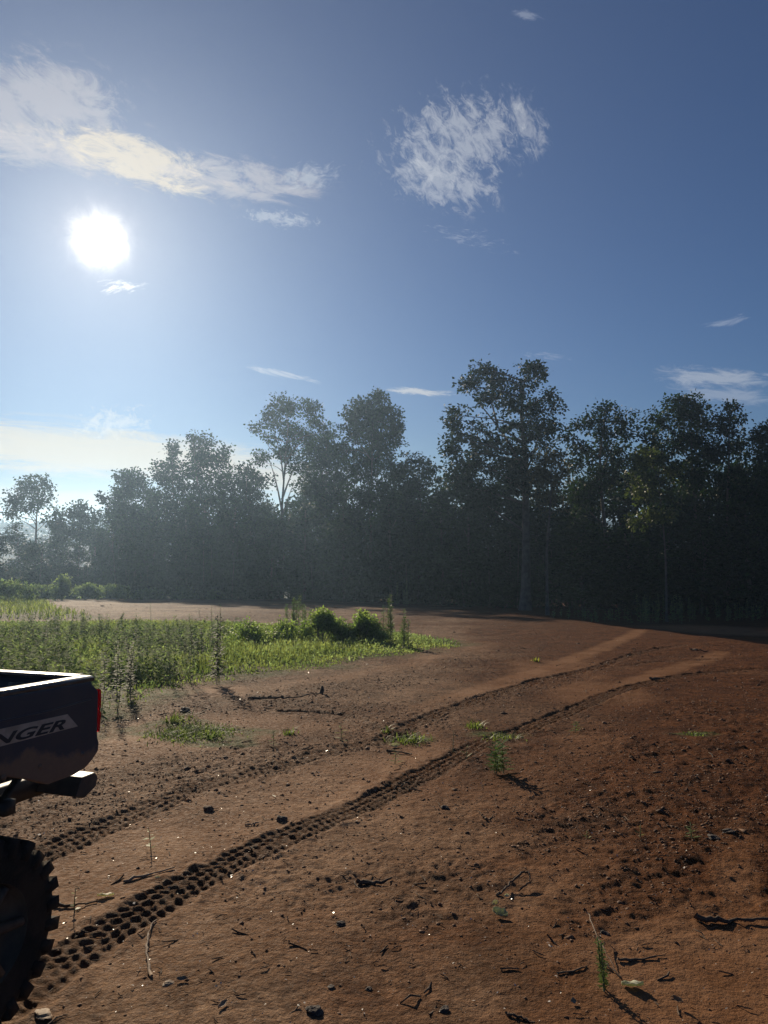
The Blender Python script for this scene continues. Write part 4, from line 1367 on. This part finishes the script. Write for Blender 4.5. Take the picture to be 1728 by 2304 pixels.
def fallen_leaf(label, px, py, L, W, mat, rot=0.0, curl=0.3, lobes=0, tilt=-0.15, lift=0.008, name='fallen_leaf'):
    p = gp(px, py)
    z = float(height(p[0:1], p[1:2])[0][0])
    nu, nv = 16, 7
    V_, Fc = [], []
    for i in range(nu + 1):
        u = i / nu
        prof = math.sin(math.pi * min(1, u * 0.96 + 0.03)) ** 0.6
        if lobes:
            prof *= 0.72 + 0.28 * abs(math.cos(u * math.pi * lobes))
        for j in range(nv + 1):
            v = j / nv * 2 - 1
            x = (u - 0.5) * L
            y = v * W / 2 * prof * (1 + 0.12 * math.sin(u * 9 + v * 2))
            zz = curl * W * (v * v) * 0.7 + curl * L * 0.25 * (u - 0.5) ** 2 * 2 + 0.05 * W * math.sin(u * 14 + v * 5)
            V_.append((x, y, zz))
    for i in range(nu):
        for j in range(nv):
            a = i * (nv + 1) + j
            Fc.append((a, a + 1, a + nv + 2, a + nv + 1))
    o = link_mesh(name, np.array(V_), [np.array(Fc)], mat, smooth=True)
    md = o.modifiers.new('thickness', 'SOLIDIFY')
    md.thickness = 0.0008
    o.location = (p[0], p[1], z + lift)
    o.rotation_euler = (tilt, rng.uniform(-0.1, 0.1), rot)
    return tag(o, label, 'leaf')


fallen_leaf('white rounded leaf lying flat between the tyre and the long grey stick', 238, 2018, 0.085, 0.05, M_pale, 0.1, 0.25, 0, -0.3)
fallen_leaf('pale grey-green lobed leaf lying at the bottom right of the spindly weed', 1424, 2222, 0.085, 0.055, M_paleGreen, -0.15, 0.3, 2, -0.35)
fallen_leaf('crumpled pale leaf below the curled root loop, upper fold', 1112, 2048, 0.035, 0.03, M_pale, 0.6, 0.9, 1, 0.5, 0.02)
fallen_leaf('crumpled blue-grey leaf right under the small crumpled pale one', 1126, 2070, 0.075, 0.05, M_paleGreen, -0.5, 0.7, 3, 0.3)
fallen_leaf('tiny bright leaf beside the end of the curled root', 1140, 2024, 0.028, 0.02, M_pale, 0.3, 0.6, 0, 0.4)
fallen_leaf('pale thin sliver lying in the middle left of the bare soil', 617, 1788, 0.07, 0.012, M_pale, -1.0, 0.1, 0, 0.1)
fallen_leaf('curled tan leaf standing up near the bottom right edge', 1527, 2258, 0.045, 0.02, M_tanleaf, -0.9, 0.8, 0, 0.5, 0.02)
fallen_leaf('small white leaf on the end of the sandy streak', 890, 1678, 0.09, 0.06, M_pale, 0.2, 0.5, 0, 0.4)
fallen_leaf('small white fleck-like leaf below the long grey stick', 354, 1983, 0.026, 0.018, M_pale, 0.2, 0.3, 0, 0.3)
fallen_leaf('slim tan leaf standing near the bottom edge left of centre', 500, 2275, 0.06, 0.02, M_tanleaf, 1.2, 0.4, 0, 0.3)
fallen_leaf('tan leaf lying right of the small tan chip', 410, 2212, 0.045, 0.02, M_tanleaf, 0.1, 0.4, 0, 0.3)
fallen_leaf('small square pale leaf left of the spindly weed base', 1290, 2264, 0.022, 0.022, M_tanleaf, 0.4, 0.3, 0, 0.5)


# ------------------------------------------------------------------ the utility truck
def vehicle():
    yaw = math.radians(20)
    cx, cyy = -1.29, 3.3
    s = Vector((math.sin(yaw), math.cos(yaw), -SL * math.cos(yaw))).normalized()
    N = Vector((0, SL, 1)).normalized()
    n = s.cross(N).normalized()
    N = n.cross(s).normalized()
    root = empty('utility_vehicle', (0, 0, 0))
    M = Matrix((n, s, N)).transposed().to_4x4()
    M.translation = Vector((cx, cyy, -SL * cyy))
    root.matrix_world = M
    tag(root, 'dark muddy off-road utility truck with open cargo bed, cut off at the left edge', 'vehicle')

    def body_mat():
        m = bpy.data.materials.new('navy_plastic')
        m.use_nodes = True
        t = NT(m.node_tree)
        tcn = t.n('ShaderNodeTexCoord')
        P = tcn.outputs['Object']
        sp = t.n('ShaderNodeSeparateXYZ', ins={0: P})
        # dried mud thrown up by the wheel: an arc round the wheel well with a ragged edge
        dy = t.m('ADD', sp.outputs[1], 0.42)
        dz_ = t.m('SUBTRACT', sp.outputs[2], 0.52)
        r_ = t.m('SQRT', t.m('ADD', t.m('MULTIPLY', dy, dy), t.m('MULTIPLY', t.m('MULTIPLY', dz_, 1.05), t.m('MULTIPLY', dz_, 1.05))))
        low = t.m('SUBTRACT', 0.865, sp.outputs[2])
        nz = t.m('MULTIPLY', t.m('SUBTRACT', t.noise(P, 9, 6, 0.65), 0.5), 0.14)
        mud = t.m('MAXIMUM', t.m('MULTIPLY', t.m('SUBTRACT', 0.42, r_), 1.0), low)
        mud = t.ramp(t.m('ADD', mud, nz), -0.012, 0.02)
        dust = t.m('MULTIPLY', t.ramp(t.noise(P, 5, 5, 0.6), 0.35, 0.75), 0.25)
        edge = t.ramp(t.noise(P, 2.2, 4, 0.6, 0.5), 0.4, 0.62, 0.0, 0.35)
        c = t.mix(t.m('MAXIMUM', dust, edge), (0.022, 0.036, 0.060, 1), (0.10, 0.088, 0.075, 1))
        c = t.mix(mud, c, t.mix(t.noise(P, 30, 5, 0.7), (0.17, 0.105, 0.068, 1), (0.27, 0.165, 0.10, 1)))
        ro = t.m('ADD', t.m('MULTIPLY', mud, 0.5), 0.38)
        pb = t.n('ShaderNodeBsdfPrincipled', ins={'Base Color': c, 'Roughness': ro, 'Specular IOR Level': 0.5})
        bp = t.n('ShaderNodeBump', ins={'Strength': t.m('ADD', t.m('MULTIPLY', mud, 0.5), 0.08), 'Distance': 0.004, 'Height': t.noise(P, 90, 4, 0.7)})
        t.set(pb.inputs['Normal'], bp.outputs[0])
        t.n('ShaderNodeOutputMaterial', ins={0: pb.outputs[0]})
        return m

    MB = body_mat()
    M_rub = solid_mat('muddy_rubber', (0.012, 0.011, 0.010), (0.040, 0.027, 0.018), 0.9, 7, 0.3, 0.7, 50)
    M_lamp = bpy.data.materials.new('red_lens')
    M_lamp.use_nodes = True
    t = NT(M_lamp.node_tree)
    pb = t.n('ShaderNodeBsdfPrincipled', ins={'Base Color': (0.30, 0.010, 0.016, 1), 'Roughness': 0.2, 'Transmission Weight': 0.35, 'Subsurface Weight': 0.0})
    tr = t.n('ShaderNodeBsdfTranslucent', ins={0: (0.55, 0.012, 0.03, 1)})
    mx = t.n('ShaderNodeMixShader', ins={0: 0.30, 1: pb.outputs[0], 2: tr.outputs[0]})
    t.n('ShaderNodeOutputMaterial', ins={0: mx.outputs[0]})
    M_dark = solid_mat('black_frame', (0.014, 0.014, 0.015), (0.05, 0.038, 0.03), 0.55, 6, 0.5, 0.2, 60)
    M_metal = solid_mat('muddy_steel', (0.03, 0.03, 0.032), (0.10, 0.075, 0.055), 0.5, 8, 0.5, 0.2, 50)
    M_decal = solid_mat('tan_decal', (0.36, 0.29, 0.22), (0.56, 0.46, 0.36), 0.6, 9, 0.3, 0.1, 60)
    M_letter = solid_mat('decal_letters', (0.012, 0.016, 0.022), (0.03, 0.03, 0.032), 0.6, 9, 0.4)
    M_rim = solid_mat('muddy_rim', (0.06, 0.045, 0.035), (0.13, 0.09, 0.06), 0.7, 8, 0.3, 0.4, 40)

    W_ = 1.42
    BL = 0.96   # bed length

    def extrude_profile(prof, x0, x1, name, mat, bevel=0.008, parent=root, shape=None):
        """prof: (y,z) outline; extruded from x0 to x1; shape(y,z)->x bulge on the x1 side"""
        n_ = len(prof)
        v = []
        for xx in (x0, x1):
            for (yy, zz) in prof:
                v.append((xx, yy, zz))
        f = [list(range(n_))[::-1] if x1 > x0 else list(range(n_)), [n_ + i for i in range(n_)] if x1 > x0 else [n_ + i for i in range(n_)][::-1]]
        for i in range(n_):
            j = (i + 1) % n_
            f.append([i, j, n_ + j, n_ + i])
        me = bpy.data.meshes.new(name)
        me.from_pydata(v, [], f)
        me.materials.append(mat)
        me.update()
        import bmesh
        bm = bmesh.new()
        bm.from_mesh(me)
        bmesh.ops.recalc_face_normals(bm, faces=bm.faces)
        if bevel:
            bmesh.ops.bevel(bm, geom=bm.edges[:] , offset=bevel, segments=2, affect='EDGES', profile=0.6, clamp_overlap=True)
        bm.to_mesh(me)
        bm.free()
        for p_ in me.polygons:
            p_.use_smooth = False
        o = bpy.data.objects.new(name, me)
        C.objects.link(o)
        o.parent = parent
        return o

    prof = [(-BL, 1.165), (-0.060, 1.165), (-0.055, 1.150), (-0.030, 1.130), (-0.012, 1.115), (-0.009, 0.930), (-0.006, 0.905), (0.004, 0.885), (0.001, 0.848),
            (-0.035, 0.815), (-0.080, 0.789), (-0.150, 0.775), (-0.290, 0.771), (-0.385, 0.812), (-0.54, 0.866), (-0.66, 0.89), (-0.78, 0.885), (-0.88, 0.85), (-BL, 0.78)]
    for side_ in (0, 1):
        xo = -0.05 if side_ == 0 else -W_ - 0.0
        xi = 0.0 if side_ == 0 else -W_ + 0.05
        panel = extrude_profile(prof, xo, xi, 'side_panel', MB)
        # crease line moulding
        g = Geo()
        xs = 0.0 if side_ == 0 else -W_
        g.tube([(xs, -BL, 1.070), (xs, -0.30, 1.072), (xs, -0.06, 1.085)], 0.004, 6)
        for yy in (-0.10, -0.34, -0.52):
            g.tube([(xs - 0.004, yy, 0.855), (xs + 0.004, yy, 0.855)] if side_ == 0 else [(xs + 0.004, yy, 0.855), (xs - 0.004, yy, 0.855)], 0.011, 10)
        g.build('trim', MB, panel)
    # top rails (rounded caps)
    def rail(pts, w, h, name):
        g = Geo()
        pts = np.array(pts, float)
        n_ = len(pts)
        ring = []
        cs = [(-w / 2, -h / 2), (-w / 2, h * 0.2), (-w * 0.3, h / 2), (w * 0.3, h / 2), (w / 2, h * 0.2), (w / 2, -h / 2)]
        for i in range(n_):
            t_ = pts[min(i + 1, n_ - 1)] - pts[max(i - 1, 0)]
            t_[2] = 0
            t_ /= np.linalg.norm(t_)
            sd = np.array([t_[1], -t_[0], 0])
            for (a, b) in cs:
                ring.append(pts[i] + sd * a + np.array([0, 0, b]))
        k = len(cs)
        f = []
        for i in range(n_ - 1):
            for j in range(k):
                f.append((i * k + j, i * k + (j + 1) % k, (i + 1) * k + (j + 1) % k, (i + 1) * k + j))
        g.add(ring, np.array(f))
        g.f.setdefault(6, []).append(np.array([list(range(k))[::-1]]))
        g.f.setdefault(6, []).append(np.array([[(n_ - 1) * k + q for q in range(k)]]))
        o = g.build(name, M_rail, root)
        return o
    M_rail = solid_mat('bed_rail_plastic', (0.035, 0.036, 0.040), (0.07, 0.065, 0.06), 0.30, 5, 0.6, 0.1, 80)
    rail([(-0.038, -BL, 1.176), (-0.038, -0.5, 1.176), (-0.038, -0.25, 1.176), (-0.038, -0.045, 1.176)], 0.080, 0.022, 'bed_rail')
    rail([(-W_ + 0.035, -BL, 1.176), (-W_ + 0.035, -0.5, 1.176), (-W_ + 0.035, -0.045, 1.176)], 0.080, 0.022, 'bed_rail')
    # tailgate
    g = Geo()
    g.box(-W_ + 0.085, -0.085, -0.062, -0.022, 0.84, 1.168)
    tg = g.build('tailgate', MB, root)
    g = Geo()
    g.box(-W_ + 0.08, -0.08, -0.085, -0.008, 1.168, 1.188)
    cap = g.build('tailgate_cap', M_rail, tg)
    md = cap.modifiers.new('bevel', 'BEVEL')
    md.width = 0.008
    md.segments = 2
    g = Geo()
    g.box(-0.80, -0.62, -0.021, -0.004, 1.02, 1.08)
    g.build('handle', M_dark, tg)
    g = Geo()
    for k in range(6):
        g.box(-W_ + 0.15 + k * 0.2, -W_ + 0.24 + k * 0.2, -0.075, -0.0621, 0.87, 1.14)
    g.build('inner_rib', M_rail, tg)
    # floor, front wall, inner walls
    g = Geo()
    g.box(-W_ + 0.05, -0.05, -BL, -0.063, 0.90, 0.925)
    for k in range(9):
        g.box(-W_ + 0.12 + k * 0.14, -W_ + 0.18 + k * 0.14, -BL + 0.03, -0.09, 0.925, 0.937)
    g.build('bed_floor', M_rail, root)
    g = Geo()
    g.box(-W_ + 0.05, -0.05, -BL - 0.03, -BL, 0.84, 1.195)
    g.build('bed_front_wall', M_rail, root)
    # tail lights at the two rear corners
    for xs in (0.004, -W_ - 0.004):
        sg = 1 if xs > -0.5 else -1
        pr = [(-0.0085, 1.112), (-0.0085, 1.124), (0.002, 1.118), (0.005, 1.04), (-0.003, 1.03), (0.006, 1.015), (0.002, 0.930), (-0.0085, 0.938)]
        extrude_profile(pr, xs - sg * 0.06, xs, 'tail_light', M_lamp, 0.004)
    # decal with the lettering
    for xs, sg in ((0.0015, 1), (-W_ - 0.0015, -1)):
        dec = extrude_profile([(-0.93, 1.042), (-0.200, 1.042), (-0.136, 0.980), (-0.93, 0.972)], xs - sg * 0.001, xs + sg * 0.0005, 'decal', M_decal, 0)
        cu = bpy.data.curves.new('lettering', 'FONT')
        cu.body = 'RANGER'
        cu.size = 0.056
        cu.shear = 0.35
        cu.offset = 0.0015
        cu.extrude = 0.0006
        cu.space_character = 1.04
        cu.align_x = 'RIGHT' if sg > 0 else 'LEFT'
        tmp = bpy.data.objects.new('lettering', cu)
        C.objects.link(tmp)
        dg = bpy.context.evaluated_depsgraph_get()
        me = bpy.data.meshes.new_from_object(tmp.evaluated_get(dg))
        bpy.data.objects.remove(tmp)
        me.materials.clear()
        me.materials.append(M_letter)
        lo = bpy.data.objects.new('lettering', me)
        C.objects.link(lo)
        lo.parent = dec
        # text x -> local +Y for the near side, text y -> local Z
        if sg > 0:
            R = Matrix(((0, 0, 1, 0), (2.55, 0, 0, 0), (0, 1, 0, 0), (0, 0, 0, 1)))
            lo.matrix_local = Matrix.Translation((xs + 0.0016, -0.222, 0.984)) @ R
        else:
            R = Matrix(((0, 0, -1, 0), (-2.55, 0, 0, 0), (0, 1, 0, 0), (0, 0, 0, 1)))
            lo.matrix_local = Matrix.Translation((xs - 0.0016, -0.222, 0.984)) @ R

    # rear frame, bumper and hitch
    fr = Geo()
    for x in (-0.42, -1.0):
        fr.box(x - 0.03, x + 0.03, -1.6, 0.10, 0.60, 0.69)
    fr.box(-1.2, -0.22, -0.30, -0.24, 0.62, 0.68)
    fr.box(-1.2, -0.22, -0.95, -0.90, 0.62, 0.68)
    for x in (-0.28, -1.14):
        fr.tube([(x, -0.27, 0.66), (x + 0.04, -0.10, 0.86)], 0.018, 8)
        fr.tube([(x, -0.93, 0.66), (x, -0.80, 0.88)], 0.018, 8)
    fr.build('rear_frame', M_dark, root)
    bp_ = Geo()
    prof2 = [(0.08, 0.700), (0.165, 0.702), (0.185, 0.68), (0.175, 0.635), (0.10, 0.600), (0.04, 0.62)]
    bo = extrude_profile(prof2, -1.24, -0.155, 'rear_bumper', M_metal, 0.006)
    g = Geo()
    g.box(-0.76, -0.66, 0.0, 0.20, 0.50, 0.56)
    g.box(-0.75, -0.67, 0.14, 0.19, 0.56, 0.575)
    g.build('hitch', M_metal, bo)
    # muffler, shock, axle
    g = Geo()
    g.tube([(-1.1, -0.33, 0.76), (-0.35, -0.33, 0.76)], 0.075, 14)
    g.build('muffler', M_metal, root)

    R_T, TW = 0.345, 0.27

    def wheel(x_out, y, sg):
        w_root = empty('wheel', (0, 0, 0))
        w_root.parent = root
        w_root.location = (x_out, y, R_T - 0.02)
        # tyre: lathe round X
        profl = [(0.0, 0.19), (0.0 , 0.215), (0.012, 0.25), (0.010, 0.29), (-0.01, 0.324), (-0.045, 0.331), (-TW / 2, 0.334), (-TW + 0.045, 0.331), (-TW + 0.01, 0.324), (-TW - 0.01, 0.29), (-TW - 0.012, 0.25), (-TW, 0.19)]
        g = Geo()
        ns = 64
        th = np.arange(ns) / ns * 2 * np.pi
        vv = []
        for (xx, rr) in profl:
            for a in th:
                vv.append((sg * xx, rr * math.cos(a), rr * math.sin(a)))
        f = []
        for i in range(len(profl) - 1):
            for j in range(ns):
                k = (j + 1) % ns
                f.append((i * ns + j, i * ns + k, (i + 1) * ns + k, (i + 1) * ns + j))
        g.add(vv, np.array(f))
        # chunky lugs
        nl = 26
        for k in range(nl):
            for row, (xa, xb, ph, rr) in enumerate([(0.014, -0.075, 0.0, 1.0), (-0.095, -0.165, 0.5, 1.0), (-TW + 0.075, -TW - 0.014, 0.0, 1.0)]):
                a0 = (k + ph) / nl * 2 * math.pi
                da = 2 * math.pi / nl * 0.29
                skew = 0.05 * (1 if row == 0 else -1 if row == 2 else 0)
                hh = R_T - 0.002 + rng.uniform(-0.009, 0.006)
                v = []
                for (xx, ro_) in ((xa, 1), (xb, -1)):
                    for aa in (a0 - da + skew * ro_, a0 + da + skew * ro_):
                        for r_ in (0.300 if row != 1 else 0.318, hh if row == 1 else hh - (0.004 if ro_ == (1 if row == 0 else -1) else 0)):
                            v.append((sg * xx, r_ * math.cos(aa), r_ * math.sin(aa)))
                f = [(0, 1, 3, 2), (4, 6, 7, 5), (0, 4, 5, 1), (2, 3, 7, 6), (1, 5, 7, 3), (0, 2, 6, 4)]
                g.add(v, np.array(f))
                if row != 1:   # side block running down the shoulder
                    xs_ = xa if row == 0 else xb
                    v = []
                    for (x_, r_) in ((xs_, hh - 0.004), (xs_ + (0.004 if row == 0 else -0.004), 0.275), (xs_ - (0.03 if row == 0 else -0.03), 0.275), (xs_ - (0.03 if row == 0 else -0.03), hh - 0.01)):
                        for aa in (a0 - da * 0.85 + skew, a0 + da * 0.85 + skew):
                            v.append((sg * x_, r_ * math.cos(aa), r_ * math.sin(aa)))
                    f = [(0, 1, 3, 2), (2, 3, 5, 4), (4, 5, 7, 6), (6, 7, 1, 0), (0, 2, 4, 6), (1, 7, 5, 3)]
                    g.add(v, np.array(f))
        g.build('tyre', M_rub, w_root)
        g = Geo()
        prof3 = [(0.0, 0.192), (-0.02, 0.185), (-0.05, 0.175), (-0.06, 0.12), (-0.04, 0.07), (-0.02, 0.03)]
        vv = []
        ns = 32
        th = np.arange(ns) / ns * 2 * np.pi
        for (xx, rr) in prof3:
            for a in th:
                vv.append((sg * xx, rr * math.cos(a), rr * math.sin(a)))
        f = []
        for i in range(len(prof3) - 1):
            for j in range(ns):
                k = (j + 1) % ns
                f.append((i * ns + j, i * ns + k, (i + 1) * ns + k, (i + 1) * ns + j))
        g.add(vv, np.array(f))
        g.f.setdefault(ns, []).append(np.array([[(len(prof3) - 1) * ns + q for q in range(ns)]]))
        for k in range(6):
            a = k / 6 * 6.283
            g.tube([(sg * -0.045, 0.06 * math.cos(a), 0.06 * math.sin(a)), (sg * -0.012, 0.178 * math.cos(a), 0.178 * math.sin(a))], [0.022, 0.016], 6)
        g.build('rim', M_rim, w_root, True)
        return w_root

    wheel(0.10, -0.66, 1)
    wheel(-W_ - 0.10, -0.66, -1)
    # what a step to the side would show in front of the bed: seat back and roll cage posts
    g = Geo()
    for x in (-0.06, -W_ + 0.06):
        g.tube([(x, -BL - 0.10, 0.85), (x, -BL - 0.12, 1.4), (x + (0.08 if x < -0.5 else -0.08), -BL - 0.30, 1.88), (x + (0.10 if x < -0.5 else -0.10), -BL - 1.2, 1.93)], 0.025, 10)
    g.tube([(-0.14, -BL - 0.30, 1.88), (-W_ + 0.14, -BL - 0.30, 1.88)], 0.025, 10)
    g.build('roll_cage', M_dark, root)
    g = Geo()
    g.box(-W_ + 0.12, -0.12, -BL - 0.32, -BL - 0.20, 0.95, 1.45)
    g.box(-W_ + 0.12, -0.12, -BL - 0.75, -BL - 0.32, 0.82, 0.95)
    so = g.build('seat', M_dark, root)
    md = so.modifiers.new('bevel', 'BEVEL')
    md.width = 0.03
    md.segments = 3
    g = Geo()
    g.box(-W_ + 0.02, -0.02, -BL - 1.9, -BL - 0.05, 0.36, 0.60)
    g.box(-W_ + 0.04, -0.04, -BL - 0.8, -BL - 0.05, 0.60, 0.80)
    g.build('body', MB, root)
    return root


vehicle()

# ------------------------------------------------------------------ air
def haze():
    g = Geo()
    g.box(-1150, 1150, -1150, 1150, -60.0, 24.0)
    m = bpy.data.materials.new('haze')
    m.use_nodes = True
    t = NT(m.node_tree)
    v = t.n('ShaderNodeVolumePrincipled', ins={'Color': (0.47, 0.69, 0.98, 1), 'Density': 0.00098, 'Anisotropy': 0.71})
    t.n('ShaderNodeOutputMaterial', ins={1: v.outputs[0]})
    m.node_tree.nodes
    o = g.build('haze', m)
    tag(o, kind='stuff')
    return o


haze()
